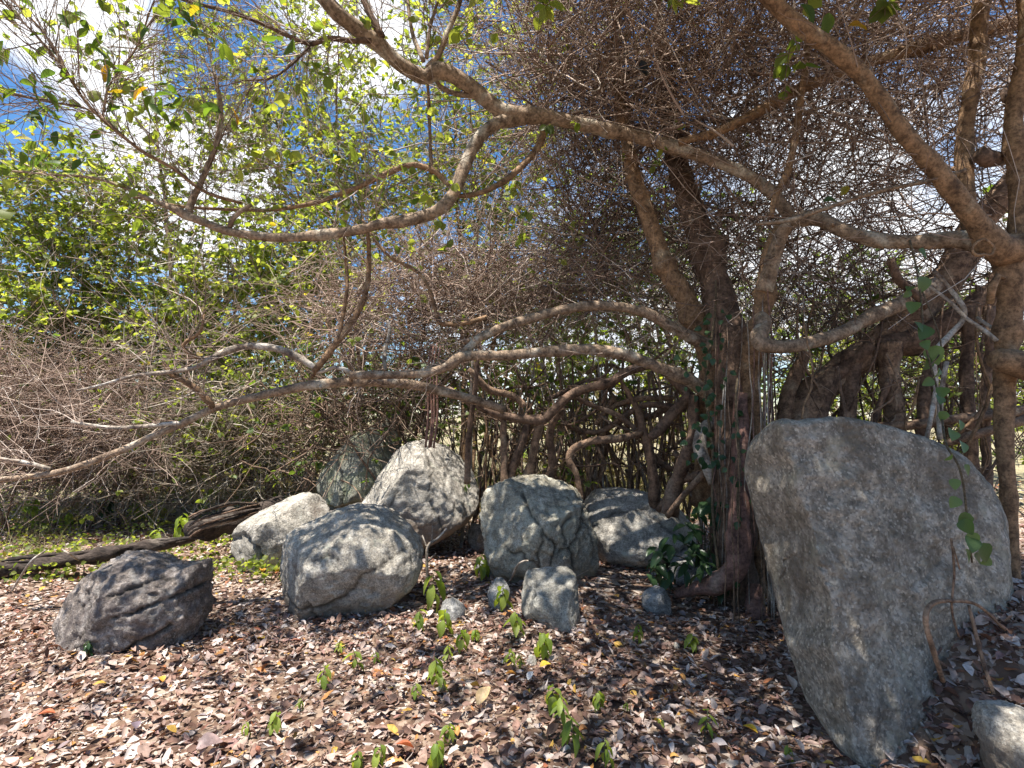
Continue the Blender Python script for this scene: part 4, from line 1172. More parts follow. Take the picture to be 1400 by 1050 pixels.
# dark arching limbs and prop roots behind the boulders
limb('limb', [(960, 560, 5.6, 18), (905, 503, 5.6, 16), (868, 506, 5.6, 15), (835, 522, 5.6, 15), (800, 530, 5.6, 15), (775, 545, 5.6, 15), (755, 562, 5.6, 15), (738, 572, 5.6, 17), (700, 569, 5.55, 13), (665, 560, 5.5, 12), (640, 548, 5.5, 10), (610, 530, 5.5, 9)], M['bark_dark'], fig, 12, key='prop')
for pts in ([(742, 574, 5.6, 12), (730, 610, 5.65, 12), (722, 650, 5.7, 14), (705, 682, 5.75, 16)], [(722, 574, 5.6, 10), (712, 610, 5.6, 11), (700, 640, 5.65, 13), (690, 690, 5.7, 14)],
            [(768, 556, 5.7, 10), (752, 590, 5.8, 11), (755, 640, 5.9, 12), (740, 672, 6.0, 16)], [(690, 570, 5.55, 8), (688, 620, 5.6, 10), (692, 690, 5.6, 12)],
            [(640, 505, 5.4, 8), (665, 530, 5.5, 10), (700, 540, 5.6, 10), (718, 556, 5.6, 9)], [(655, 480, 5.2, 5), (650, 540, 5.3, 7), (642, 600, 5.4, 8), (640, 660, 5.5, 9)],
            [(880, 590, 5.7, 10), (840, 600, 5.6, 11), (805, 605, 5.6, 11), (782, 615, 5.6, 11), (778, 632, 5.6, 12), (788, 650, 5.6, 8), (795, 690, 5.6, 8)],
            [(780, 540, 5.8, 6), (815, 558, 5.8, 7), (850, 572, 5.8, 7), (880, 600, 5.8, 7), (900, 640, 5.8, 9)],
            [(945, 540, 5.4, 16), (925, 560, 5.4, 15), (905, 585, 5.4, 15), (890, 600, 5.4, 10)],
            [(950, 540, 5.3, 14), (948, 590, 5.3, 15), (935, 630, 5.3, 18), (922, 665, 5.4, 22), (915, 705, 5.4, 24)],
            [(960, 650, 5.2, 14), (930, 660, 5.4, 10), (900, 700, 5.5, 8)],
            [(990, 575, 5.15, 16), (968, 583, 5.1, 18), (957, 600, 5.05, 17), (958, 620, 5.0, 18), (968, 642, 5.0, 16), (972, 662, 5.0, 10)],
            [(965, 645, 5.1, 10), (950, 660, 5.1, 9), (925, 690, 5.2, 8), (912, 705, 5.3, 8)],
            [(850, 520, 5.7, 6), (872, 560, 5.7, 9), (885, 610, 5.7, 13), (893, 660, 5.7, 15), (898, 700, 5.8, 16)],
            [(840, 540, 6.0, 6), (815, 580, 6.0, 7), (830, 560, 6.0, 7), (870, 545, 6.0, 8), (920, 545, 6.0, 8)],
            [(920, 620, 5.6, 8), (950, 640, 5.6, 8), (985, 655, 5.6, 10)], [(985, 640, 5.3, 20), (980, 700, 5.3, 20), (984, 760, 5.3, 24)],
            [(940, 560, 5.8, 9), (880, 555, 5.9, 9), (830, 585, 6.0, 8), (800, 590, 6.1, 7), (770, 578, 6.1, 6)]):
    pale = pts[0][3] in (18, 16) and pts[0][1] in (575,)
    limb('prop_root', pts, M['bark_pale'] if pale else (M['bark_dark'] if RNG.random() < 0.6 else M['root']), fig, 10, 0.16, key='prop')
for i in range(46):                       # crooked branches crossing behind the curtain
    x, y, d = random.uniform(650, 990), random.uniform(500, 650), random.uniform(5.8, 7.4)
    a = random.choice([random.gauss(0.3, .4), random.gauss(-0.5, .4), random.gauss(1.2, .4), random.gauss(2.0, .4)])
    L = random.uniform(50, 120)
    w = random.choice([3, 4, 4, 5, 6, 7, 9])
    pts = []
    for k in range(5):
        pts.append((x, y, d, w * (1 - .12 * k)))
        x += math.cos(a) * L / 4; y += math.sin(a) * L / 4
        a += random.gauss(0, .45)
        d += random.gauss(0, .06)
    limb('branch', pts, (M['bark_dark'], M['root'], M['bark_brown'])[i % 3], fig, 7, 0.12, None, 0.02, 0.07)
# the curtain of thin aerial roots
for i in range(160):
    x = random.uniform(640, 1000) if i < 140 else random.uniform(560, 700)
    top = 510 + random.uniform(-30, 60) if x > 640 else random.uniform(500, 560)
    d = (random.uniform(6.5, 7.6) if i % 4 else random.uniform(5.5, 5.9) if x > 950 else 6.5) if i < 140 else random.uniform(7.0, 7.8)
    yb = HORIZON + CAM_H * F_PX / d + 4
    w = random.choice([1.2, 1.4, 1.6, 1.8, 2, 2.4, 2.8, 3.6, 4.5])
    dx = random.gauss(0, 34)
    limb('aerial_root', [(x, top, d, w * .8), (x + dx * .2 + random.gauss(0, 11), top + (yb - top) * .33, d, w), (x + dx * .6 + random.gauss(0, 11), top + (yb - top) * .66, d, w), (x + dx, yb, d, w * 1.2)],
         (M['root'], M['bark_dark'], M['bark_brown'], M['bark_pale'])[i % 4], fig, 6, 0.1, None, 0.02, 0.12)
for i in range(52):
    x = random.uniform(978, 1058) if i % 2 else random.uniform(1030, 1056)
    d = random.uniform(4.35, 5.0)
    yb = HORIZON + CAM_H * F_PX / d + 4
    top = random.uniform(380, 640)
    yb = yb if i % 3 else random.uniform(650, 800)
    w = random.choice([1.1, 1.3, 1.5, 1.8, 2.2])
    xb = x + random.uniform(-8, 10) + (12 if x > 1025 else 0)
    limb('aerial_root', [(x, top, d, w * .8), (x + random.uniform(-7, 7), top + (yb - top) * .35, d - .02, w), ((x + xb) / 2 + random.uniform(-6, 6), top + (yb - top) * .7, d, w), (xb, yb, d, w)],
         (M['bark_red'], M['root'], M['bark_pale'])[i % 3], fig, 5, 0.05, None, 0.02, 0.12)
for x in (584, 588, 592, 597):
    limb('aerial_root', [(x + 6, 470, 5.0, 2.5), (x, 520, 5.0, 3), (x + random.uniform(-3, 3), 570, 5.0, 3.5), (x - 3, 612, 5.0, 3)], M['bark_red'], fig, 5, 0.05, None, 0.01, 0.1)
# fine twigs of the crown
regs = [(870, 60, 5.9, 190, 170, 1.3, 740), (960, 130, 5.6, 130, 120, 1.0, 520), (800, 130, 5.6, 90, 70, 0.8, 300), (990, 330, 5.8, 80, 110, 0.8, 300), (830, 290, 6.4, 70, 130, 0.7, 480), (760, -40, 5.6, 140, 100, 1.2, 260), (930, -160, 5.8, 260, 150, 1.6, 300)]
res, lines = twig_cloud(regs, 1.05, 0.0058, 1.8, 0.8)
base = path_lines(['upper', 'upperfine', 'fork', 'sprigs', 'vert', 'low', 'bare'])
s1 = sprout(base, 420, 0.8, 6, 0.9, 0.02, 0.16, 0.08, 0.08)
r = 0.0035 * (0.7 + 0.8 * RNG.random(420))
res.append(tubes(s1, r, r * 0.4, 3))
s2 = sprout(s1, 1100, 0.4, 5, 0.9, 0.05, 0.18, 0.03)
r = 0.0020 * (0.7 + 0.8 * RNG.random(1100))
res.append(tubes(s2, r, r * 0.5, 3))
sp = path_lines(['sprigs', 'fork'])
s3 = sprout(sp, 240, 0.65, 6, 0.8, 0.05, 0.14, 0.10)
r = 0.0030 * (0.7 + 0.6 * RNG.random(240))
res.append(tubes(s3, r, r * 0.4, 3))
s4 = sprout(s3, 620, 0.30, 5, 0.8, 0.05, 0.15, 0.05)
r = 0.0016 * (0.8 + 0.6 * RNG.random(620))
res.append(tubes(s4, r, r * 0.6, 3))
put_twigs(fig, res, M['twig_mauve'])
hi, hl = twig_cloud([(250, -330, 3.6, 420, 170, 1.5, 80), (600, -420, 3.2, 420, 170, 1.4, 60), (180, -600, 2.3, 560, 150, 0.9, 110), (640, -760, 1.9, 480, 150, 0.9, 90)], 1.0, 0.004, 1.6, 0.6)  # unseen leafy twigs overhead, added to dapple the foreground and boulders with shade
put_twigs(fig, hi, M['twig_mauve'])
put_leaves(fig, hl[1:], 1250, 0.09, M['leaf_bright'])
oh, ol = twig_cloud([(770, -380, 3.2, 250, 110, 0.75, 260), (1000, -330, 3.7, 200, 110, 0.8, 160)], 0.9, 0.006, 1.6, 0.6)   # unseen canopy added overhead to shade the ground at the right
put_twigs(fig, oh, M['twig_mauve'])
put_leaves(fig, ol[1:], 3000, 0.11, M['leaf_bright'])
put_leaves(fig, [s1, s2], 1500, 0.085, M['leaf_bright'], keep=lambda p: p[:, 2] > 2.9)
# single leaves at the ends of the near sprigs, upper left
smesh = []
for w, fo, dr in ((0.22, 0.10, 0.15), (0.26, 0.16, 0.25), (0.20, 0.06, -0.05)):
    vv, ff = leaf_grid(7, w, fo, 0.5, dr, twist=0.2)
    smesh.append(mesh_np('leaf', vv, [ff], None, M['sprig_leaf']))

def place_leaf(mesh, root, pos, axis, normal, size, name='leaf', parent=None):
    a = unit(np.asarray(axis)); x = unit(np.cross(a, normal)); n = np.cross(x, a)
    o = link(name, mesh, parent or root)
    off = np.array((parent or root).location) if parent is None or parent is root else np.array(root.location)
    p = pos - off
    o.matrix_local = Matrix(((x[0] * size, a[0] * size, n[0] * size, p[0]), (x[1] * size, a[1] * size, n[1] * size, p[1]), (x[2] * size, a[2] * size, n[2] * size, p[2]), (0, 0, 0, 1)))
    return o

cl = [(20, 180), (15, 100), (35, 110), (60, 160), (40, 215), (50, 150), (75, 60), (110, 35), (90, 95), (135, 52), (150, 60), (105, 15), (45, 20), (160, 90), (185, 120), (195, 140), (215, 125), (240, 125), (225, 30), (260, 40), (180, 30), (150, 80), (170, 105), (205, 155), (190, 155), (160, 135), (250, 85), (285, 60), (295, 40), (265, 15), (85, 190), (75, 210), (50, 235), (300, 150), (310, 165), (105, 225), (245, 165), (140, 195), (385, 60), (365, 55), (30, 50), (12, 70), (270, 30), (60, 130)]
for (cx, cy) in cl:
    for k in range(random.choice([2, 3, 3, 4])):
        px, py = cx + random.gauss(0, 11), cy + random.gauss(0, 9)
        d = random.uniform(3.2, 3.9)
        a = np.array([random.gauss(0, .9), random.gauss(0, .5), random.gauss(-.25, .45)])
        nn = np.array([random.gauss(0, .6), random.gauss(-.3, .6), 0.8])
        place_leaf(smesh[k % 3], fig, P(px, py, d), a, nn, random.uniform(0.085, 0.13))
for (px, py, sz, rot) in ((1094, 6, .16, (.5, 0, -.6)), (1133, 18, .15, (-.2, 0, -1)), (1160, 36, .13, (1, 0, .1)), (1125, 276, .10, (.9, 0, .2)), (1150, 268, .09, (.5, 0, .8))):
    place_leaf(smesh[1], fig, P(px, py, 3.4), np.array(rot), np.array([0, -.8, .5]), sz)
# ivy climbing the fig
ivy = thing('climbing_ivy', 'dark green ivy climbing the left side of the fig trunk', 'ivy', P(985, 790, 4.85))
for (pts) in ([(985, 790, 4.75, 4), (975, 700, 4.72, 4), (972, 600, 4.75, 4), (966, 520, 4.8, 4), (975, 440, 4.8, 3), (980, 380, 4.8, 2)], [(1014, 800, 4.62, 5), (1010, 700, 4.6, 5), (1012, 600, 4.6, 4), (1008, 520, 4.6, 3)]):
    limb('stem', pts, M['vine_stem'], ivy, 6, 0.1, None, 0.02, 0.1)
hv, hf = leaf_grid(6, 0.42, 0.10, 0.4, 0.2, shape=0.75)
ivm = mesh_np('leaf', hv, [hf], None, M['dark_plant_leaf'])
for i in range(120):
    if i % 3:
        px, py = random.gauss(970, 13), random.uniform(425, 640)
    else:
        px, py = random.gauss(1010, 7), random.uniform(560, 800)
    place_leaf(ivm, ivy, P(px, py, random.uniform(4.55, 4.8)), np.array([random.gauss(0, .6), random.gauss(-.2, .3), random.gauss(-.6, .5)]), np.array([random.gauss(0, .5), -.9, .4]), random.uniform(.04, .07))

# ================================================================== the forked tree at the right
rt = thing('forked_tree', 'smooth brown forked tree at the right edge, its limbs spreading above the slab', 'tree', G(1386, 884))
BB = M['bark_brown']
limb('trunk', [(1388, 894, 3.75, 24), (1386, 800, 3.75, 20), (1384, 700, 3.75, 20), (1382, 600, 3.75, 24), (1380, 500, 3.75, 30), (1376, 420, 3.72, 34), (1368, 350, 3.7, 40)], BB, rt, 16, 0.10)
limb('trunk', [(1372, 400, 3.75, 34), (1384, 320, 3.75, 28), (1390, 240, 3.75, 25), (1398, 150, 3.75, 25), (1407, 50, 3.7, 24), (1415, -60, 3.7, 24)], BB, rt, 16, 0.10, key='rt')
limb('limb', [(1378, 345, 3.7, 44), (1352, 338, 3.65, 46), (1332, 308, 3.6, 32), (1302, 262, 3.55, 27), (1270, 215, 3.5, 26), (1235, 165, 3.45, 26), (1195, 112, 3.4, 25), (1150, 68, 3.35, 27), (1105, 32, 3.3, 26), (1060, -8, 3.25, 25), (1000, -70, 3.2, 23)], BB, rt, 18, 0.12, key='rt')
limb('limb', [(1362, 335, 3.7, 44), (1410, 332, 3.6, 34), (1460, 325, 3.5, 30)], M['bark_brown'], rt, 11, 0.10)
limb('limb', [(1356, 334, 3.72, 36), (1320, 326, 3.8, 28), (1275, 328, 3.9, 25), (1235, 328, 4.0, 22), (1195, 327, 4.1, 22), (1155, 318, 4.2, 22), (1125, 304, 4.3, 23), (1100, 298, 4.4, 23), (1080, 302, 4.5, 22), (1065, 320, 4.6, 22), (1052, 355, 4.65, 24), (1040, 400, 4.7, 26)], M['bark_grey'], rt, 15, 0.10, key='rt')
limb('limb', [(1330, 315, 3.9, 30), (1322, 270, 3.95, 23), (1322, 215, 4.0, 24), (1328, 150, 4.0, 24), (1338, 85, 4.0, 24), (1346, 20, 4.0, 24), (1354, -60, 4.0, 26)], BB, rt, 15, 0.10, key='rt')
limb('cut_limb', [(1420, 508, 3.6, 42), (1392, 500, 3.6, 38), (1368, 492, 3.62, 34), (1357, 490, 3.62, 26)], M['bark_brown'], rt, 11, 0.10)
limb('limb', [(1420, 24, 4.5, 24), (1375, 32, 4.5, 23), (1310, 45, 4.5, 21), (1250, 60, 4.5, 20), (1200, 75, 4.5, 18), (1150, 93, 4.5, 17), (1105, 112, 4.55, 17), (1060, 136, 4.6, 16), (1015, 160, 4.6, 15), (975, 182, 4.7, 13), (930, 200, 4.8, 11)], BB, rt, 12, 0.12, key='rt')
limb('branch', [(1105, 60, 4.5, 8), (1098, 115, 4.5, 9), (1090, 170, 4.5, 10), (1078, 220, 4.5, 10), (1064, 260, 4.5, 9), (1054, 295, 4.5, 8)], BB, rt, 9, key='rt')
limb('branch', [(1320, 232, 3.6, 5), (1270, 247, 3.7, 6), (1200, 262, 3.8, 6), (1130, 284, 3.9, 6), (1080, 300, 4.0, 6), (1030, 305, 4.1, 4)], M['bark_grey'], rt, 8)
limb('branch', [(1400, 205, 3.9, 10), (1378, 215, 3.9, 16), (1352, 218, 3.85, 20), (1334, 210, 3.85, 24)], M['bark_dark'], rt, 10, 0.3)
limb('branch', [(1380, 120, 3.9, 8), (1372, 130, 3.9, 10), (1388, 150, 3.85, 14)], M['bark_dark'], rt, 8, 0.25)
limb('branch', [(1356, 412, 3.65, 9), (1358, 390, 3.6, 10), (1366, 375, 3.6, 9), (1374, 380, 3.6, 6)], BB, rt, 8)
kn = P(1344, 338, 3.42)
for rr, w in ((15, 4),):
    ring = [tuple(P(1344 + rr * math.cos(t), 340 + (0.7 + 0.15 * math.sin(3 * t)) * rr * math.sin(t), 3.50)) + (w * 3.5 / F_PX / 2,) for t in np.linspace(0, 2 * math.pi, 13)]
    limb3('knot_ring', ring, BB, rt, 7, 0.1, None, 0, 0.01)
regs = [(1120, 60, 5.0, 190, 150, 1.3, 600), (1260, 90, 4.9, 170, 140, 1.2, 400), (1180, -110, 4.8, 260, 130, 1.6, 420), (1160, 240, 5.6, 160, 80, 1.0, 260), (1230, 400, 6.2, 150, 80, 0.8, 240), (1100, 390, 6.2, 90, 110, 0.8, 260), (1370, 60, 4.9, 90, 200, 1.0, 200)]
res, lines = twig_cloud(regs, 0.95, 0.0052, 1.8, 0.8)
oh, ol = twig_cloud([(1130, -700, 2.2, 520, 200, 1.0, 420), (1330, -480, 2.7, 420, 150, 0.9, 260)], 0.95, 0.006, 1.6, 0.6)   # out-of-view crown, added above to keep the slab in shade
put_twigs(rt, oh, M['twig_mauve'])
put_leaves(rt, ol[1:], 9500, 0.11, M['leaf_bright'])
base = path_lines(['rt'])
s1 = sprout(base, 160, 0.8, 6, 0.9, 0.05, 0.2, 0.0, 0.1)
r = 0.0035 * (0.7 + 0.8 * RNG.random(160))
res.append(tubes(s1, r, r * 0.4, 3))
put_twigs(rt, res, M['twig_mauve'])

# ================================================================== the leaning tree on prop roots, behind the slab
lt = thing('leaning_tree', 'dark leaning tree standing on stilt roots behind the slab', 'tree', G(1110, 800))
D_ = M['bark_dark']
limb('trunk', [(1085, 620, 5.2, 60), (1110, 550, 5.2, 48), (1150, 510, 5.2, 46), (1205, 470, 5.15, 48), (1255, 420, 5.1, 48), (1300, 365, 5.0, 46), (1330, 310, 4.95, 44), (1375, 260, 4.9, 46), (1430, 200, 4.9, 40)], M['root'], lt, 16, 0.18)
limb('limb', [(1200, 478, 5.1, 36), (1260, 462, 5.0, 40), (1310, 430, 4.9, 42), (1360, 395, 4.8, 42), (1430, 350, 4.8, 40)], D_, lt, 14, 0.18)
limb('limb', [(1036, 438, 4.55, 22), (1040, 452, 4.45, 24), (1036, 468, 4.35, 23), (1062, 471, 4.35, 22), (1100, 467, 4.4, 21), (1150, 453, 4.5, 21), (1195, 430, 4.6, 22), (1240, 410, 4.7, 24), (1285, 385, 4.8, 26)], M['bark_grey'], lt, 14, 0.08)
for pts in ([(1165, 480, 5.1, 26), (1162, 530, 5.1, 22), (1158, 580, 5.1, 22), (1150, 650, 5.1, 22), (1140, 760, 5.1, 24)], [(1215, 470, 5.0, 30), (1218, 530, 5.0, 26), (1222, 590, 5.0, 26), (1226, 760, 5.0, 30)],
            [(1215, 520, 4.9, 9), (1200, 560, 4.9, 9), (1190, 600, 4.9, 9), (1180, 700, 4.9, 9)], [(1190, 470, 5.0, 16), (1135, 530, 5.1, 16), (1120, 600, 5.1, 20), (1110, 760, 5.1, 26)],
            [(1285, 450, 4.9, 18), (1268, 520, 4.9, 14), (1262, 600, 4.9, 16), (1260, 780, 4.9, 18)], [(1330, 420, 4.8, 18), (1322, 520, 4.8, 16), (1330, 640, 4.8, 18), (1335, 800, 4.8, 20)],
            [(1100, 480, 5.2, 18), (1078, 540, 5.2, 20), (1070, 620, 5.2, 22), (1066, 780, 5.2, 24)], [(1355, 420, 4.6, 14), (1348, 540, 4.6, 12), (1352, 700, 4.6, 12), (1355, 830, 4.6, 14)]):
    limb('stilt_root', pts, M['root'] if RNG.random() < .5 else D_, lt, 10, 0.18)
for pts in ([(1190, 584, 4.7, 12), (1240, 582, 4.6, 13), (1290, 574, 4.5, 13), (1350, 566, 4.5, 13), (1430, 556, 4.5, 14)], [(1290, 606, 4.4, 10), (1340, 592, 4.3, 12), (1430, 566, 4.3, 14)]):
    limb('lying_root', pts, M['root'], lt, 10, 0.16)
for pts in ([(1278, 372, 3.9, 6), (1297, 395, 3.9, 6), (1318, 420, 3.85, 7), (1316, 440, 3.85, 7), (1300, 455, 3.85, 8), (1284, 470, 3.8, 8), (1276, 490, 3.8, 8), (1280, 530, 3.8, 6), (1268, 600, 3.7, 6)],
            [(1268, 388, 3.9, 4), (1297, 412, 3.85, 5), (1320, 435, 3.8, 5), (1345, 452, 3.75, 6), (1362, 466, 3.7, 6)], [(1336, 432, 3.9, 4), (1350, 442, 3.85, 5), (1364, 450, 3.8, 4)],
            [(1218, 352, 4.6, 10), (1228, 380, 4.6, 12), (1250, 400, 4.6, 10), (1268, 420, 4.6, 10)], [(1296, 495, 4.0, 6), (1285, 540, 4.0, 7), (1282, 600, 4.0, 8)]):
    limb('branch', pts, M['bark_pale'] if pts[0][3] < 9 else D_, lt, 8, 0.1)
for i in range(30):
    x = random.uniform(1080, 1395)
    d = random.uniform(4.0, 5.6)
    top = random.uniform(380, 520)
    w = random.choice([2, 2.5, 3, 4, 5])
    yb = random.uniform(560, 700)
    limb('aerial_root', [(x, top, d, w * .8), (x + random.uniform(-20, 20), top + (yb - top) * .4, d, w), (x + random.uniform(-34, 34), top + (yb - top) * .7, d, w), (x + random.uniform(-50, 50), yb, d, w)],
         (M['root'], M['bark_brown'], M['bark_dark'])[i % 3], lt, 5, 0.08, None, 0.02, 0.12)
regs = [(1200, 500, 6.0, 170, 110, 0.7, 230), (1330, 540, 5.2, 100, 140, 0.6, 200), (1340, 330, 5.3, 90, 110, 0.6, 120)]
res, lines = twig_cloud(regs, 0.7, 0.0055, 1.2, 0.5)
put_twigs(lt, res, M['twig_dark'])
put_leaves(lt, lines[:2], 260, 0.07, M['leaf_mid'])

# ================================================================== brush and trees further back
def shrub(name, label, cat, px, d, regs, n_stems, mat_t, leaf=None, n_leaf=0, size=0.09, length=0.9, rad=0.005, kids=1.6, grand=0.7, stem_mat=None, group=None, stem_w=(0.02, 0.045), flat=0.8):
    """A bush: leaning stems from the foot up into the brush, twigs, leaves."""
    x, y = P(px, HORIZON, d)[:2]
    z = float(ground_z(x, y))
    root = thing(name, label, cat, (x, y, z), group)
    for i in range(n_stems):
        reg = regs[i % len(regs)]
        e = in_region(tuple(reg[:3]) + tuple(0.75 * q for q in reg[3:6]), 1)[0]
        b = np.array([x + random.gauss(0, .18), y + random.gauss(0, .18), z - 0.05])
        w = random.uniform(*stem_w)
        mid1 = b * .68 + e * .32 + np.array([random.gauss(0, .12), random.gauss(0, .12), .12 * (e[2] - z)])
        mid2 = b * .33 + e * .67 + np.array([random.gauss(0, .14), random.gauss(0, .14), .08 * (e[2] - z)])
        limb3('stem', [list(b) + [w], list(mid1) + [w * .8], list(mid2) + [w * .55], list(e) + [w * .25]], stem_mat or M['bark_grey'], root, 8, 0.12, None, 0.03, 0.15, key=label)
    res, lines = twig_cloud(regs, length, rad, kids, grand, 0.02, 0.12, 0.2, flat)
    put_twigs(root, res, mat_t)
    if leaf is not None:
        put_leaves(root, lines[1:] if len(lines) > 1 else lines, n_leaf, size, leaf)
    return root

TB = 'leafy trees behind the clearing'
LB, LM = M['leaf_bright'], M['leaf_mid']
TG, TM = M['twig_grey'], M['twig_mauve']
shrub('leafy_tree', 'thin yellow-green leafy tree at the far left edge behind the dry brush', 'tree', -30, 9.0, [(20, 420, 8.8, 120, 120, 0.5, 260), (50, 300, 9.2, 100, 80, 0.5, 150)], 4, TG, LB, 9000, 0.088, 1.0, 0.0065, 1.6, .6, None, TB)
shrub('leafy_tree', 'yellow-green leafy tree second from the left, below the white cloud', 'tree', 190, 9.6, [(165, 400, 9.6, 120, 100, 0.5, 260), (190, 300, 9.6, 90, 50, 0.5, 80)], 4, TG, LB, 8500, 0.088, 1.0, 0.0065, 1.6, .6, None, TB)
shrub('leafy_tree', 'dense bright green leafy tree behind the fork of the long curved limb', 'tree', 360, 9.2, [(300, 390, 9.0, 95, 80, 0.5, 200), (385, 375, 8.8, 80, 65, 0.5, 180), (430, 400, 8.4, 75, 60, 0.5, 150), (280, 470, 8.8, 90, 50, 0.5, 150)], 4, TG, LB, 11500, 0.088, 0.9, 0.0065, 1.6, .6, None, TB)
shrub('leafy_tree', 'tall airy leafy tree rising behind the upper left limbs into the clouds', 'tree', 470, 10.0, [(430, 190, 10.0, 120, 140, 1.4, 300), (400, 40, 10.0, 140, 100, 1.5, 170), (500, 270, 10.0, 100, 80, 1.2, 240)], 5, TG, LB, 7600, 0.105, 1.2, 0.007, 1.6, .6, M['bark_brown'], TB, (.03, .06))
shrub('leafy_tree', 'tall airy leafy tree showing between the upper limb and the brown tangle', 'tree', 640, 10.0, [(650, 140, 10.0, 110, 120, 1.4, 200), (730, 70, 10.0, 120, 100, 1.4, 200), (670, 260, 10.0, 100, 90, 1.2, 240)], 5, TG, LB, 5200, 0.105, 1.2, 0.007, 1.6, .6, M['bark_brown'], TB, (.03, .06))
shrub('leafy_tree', 'sparse leafy tree high at the upper left with blue sky behind it', 'tree', 240, 9.5, [(230, 110, 9.5, 110, 90, 1.2, 110), (120, 270, 9.5, 100, 50, 1.2, 110), (310, 220, 9.5, 90, 80, 1.2, 150)], 4, TG, LB, 2600, 0.10, 1.1, 0.0065, 1.8, .8, None, TB)
shrub('leafy_tree', 'dull green tree hazy behind the middle of the root curtain', 'tree', 780, 13.0, [(770, 410, 13.0, 110, 80, 1.6, 320), (690, 400, 13.0, 90, 80, 1.6, 240)], 4, TG, LM, 5600, 0.13, 1.3, 0.009, 1.4, .5, None, TB, (.05, .09))
shrub('leafy_tree', 'dull green tree far behind the leaning tree and the slab', 'tree', 1180, 13.0, [(1150, 440, 13.0, 140, 70, 1.6, 340), (1330, 450, 13.0, 130, 80, 1.6, 300)], 4, TG, LM, 5600, 0.13, 1.3, 0.009, 1.4, .5, None, TB, (.05, .09))
shrub('leafy_tree', 'greyish tree behind the fig trunk with sky showing through', 'tree', 940, 12.0, [(930, 420, 12.0, 120, 100, 1.5, 360), (860, 350, 12.0, 90, 100, 1.4, 260)], 4, TG, LM, 4200, 0.12, 1.3, 0.009, 1.4, .5, None, TB, (.05, .09))

shrub('tangled_bush', 'brown dome of tangled leafless twigs behind the lower limbs', 'bush', 540, 7.4, [(560, 430, 6.9, 110, 75, 0.9, 520), (610, 390, 7.0, 100, 70, 0.8, 340), (470, 430, 6.9, 80, 55, 0.7, 110), (700, 410, 7.2, 100, 60, 0.8, 280), (800, 390, 7.2, 80, 70, 0.8, 220)], 6, TM, LB, 500, 0.075, 0.95, 0.0052, 1.6, .7, M['bark_brown'], None, (.012, .03))
shrub('tangled_bush', 'dark tangle of hanging stems and twigs under the cut limb behind the domed boulder', 'bush', 560, 7.2, [(550, 560, 7.0, 110, 60, 0.7, 330), (450, 570, 7.2, 80, 60, 0.7, 230)], 6, M['twig_dark'], LM, 700, 0.08, 0.7, 0.0065, 1.3, .5, M['bark_dark'], None, (.012, .03))
shrub('tangled_bush', 'loose thicket of thin leaning stems among the hanging roots', 'bush', 830, 6.8, [(830, 560, 6.6, 150, 70, 0.8, 70), (760, 600, 6.8, 110, 55, 0.7, 40)], 4, M['twig_dark'], LM, 420, 0.08, 0.9, 0.0075, 1.0, .5, M['bark_dark'], None, (.012, .03), 1.3)
DB = 'dry brush at the left'
shrub('dry_bush', 'purplish brown leafless bush at the left edge above the bare branch', 'bush', 20, 7.8, [(20, 560, 7.6, 120, 90, 0.9, 1200)], 4, TM, LM, 260, 0.07, 0.75, 0.0045, 1.7, .8, M['bark_brown'], DB, (.01, .02))
shrub('dry_bush', 'dense dark brown leafless bush behind the bare branch, left of the stump', 'bush', 150, 8.0, [(140, 585, 7.9, 120, 80, 0.8, 1050)], 4, TM, LM, 260, 0.07, 0.75, 0.0045, 1.7, .8, M['bark_dark'], DB, (.01, .02))
shrub('dry_bush', 'pale dry bush with bleached twigs above the stump of log', 'bush', 300, 8.4, [(290, 595, 8.4, 110, 62, 0.8, 800), (370, 555, 8.2, 90, 65, 0.8, 520)], 4, TG, LB, 4200, 0.075, 0.7, 0.0042, 1.7, .8, M['bark_pale'], DB, (.008, .016))
shrub('dry_bush', 'pinkish dry bush under the leafy trees at the left', 'bush', 120, 9.6, [(80, 490, 9.4, 150, 70, 0.9, 620), (240, 500, 9.6, 120, 70, 0.9, 520)], 4, TM, LB, 8500, 0.085, 0.9, 0.0055, 1.7, .7, M['bark_brown'], DB, (.012, .025))
shrub('dry_bush', 'pale brush low at the left behind the dark bushes', 'bush', 60, 10.5, [(40, 600, 9.6, 160, 60, 0.9, 460), (240, 600, 9.6, 140, 60, 0.9, 420), (420, 590, 9.4, 110, 60, 0.9, 360), (140, 645, 8.6, 190, 28, 0.5, 420), (340, 640, 8.6, 130, 28, 0.5, 300)], 4, TG, M['leaf_dry'], 2400, 0.09, 0.9, 0.007, 1.7, .6, M['bark_pale'], DB, (.012, .025))
YB = 'sunlit bushes behind the root curtain'
shrub('sunlit_bush', 'bright yellow-green bush in the sun behind the arching dark limb', 'bush', 720, 10.5, [(720, 540, 10.5, 100, 65, 0.9, 90), (600, 530, 10.5, 90, 60, 0.9, 80)], 2, TG, LB, 4200, 0.105, 0.8, 0.007, 1.4, .5, None, YB, (.015, .03))
shrub('sunlit_bush', 'bright yellow-green bush in the sun straight behind the thin hanging roots', 'bush', 840, 10.8, [(850, 540, 10.8, 110, 65, 0.9, 100)], 2, TG, LB, 3400, 0.105, 0.8, 0.007, 1.4, .5, None, YB, (.015, .03))
shrub('sunlit_bush', 'pale dry yellowish bush low behind the fig roots', 'bush', 900, 9.5, [(900, 610, 9.5, 120, 40, 0.8, 110), (770, 615, 9.2, 110, 36, 0.7, 100)], 2, TG, M['leaf_dry'], 3000, 0.09, 0.7, 0.006, 1.4, .5, None, YB, (.012, .025))
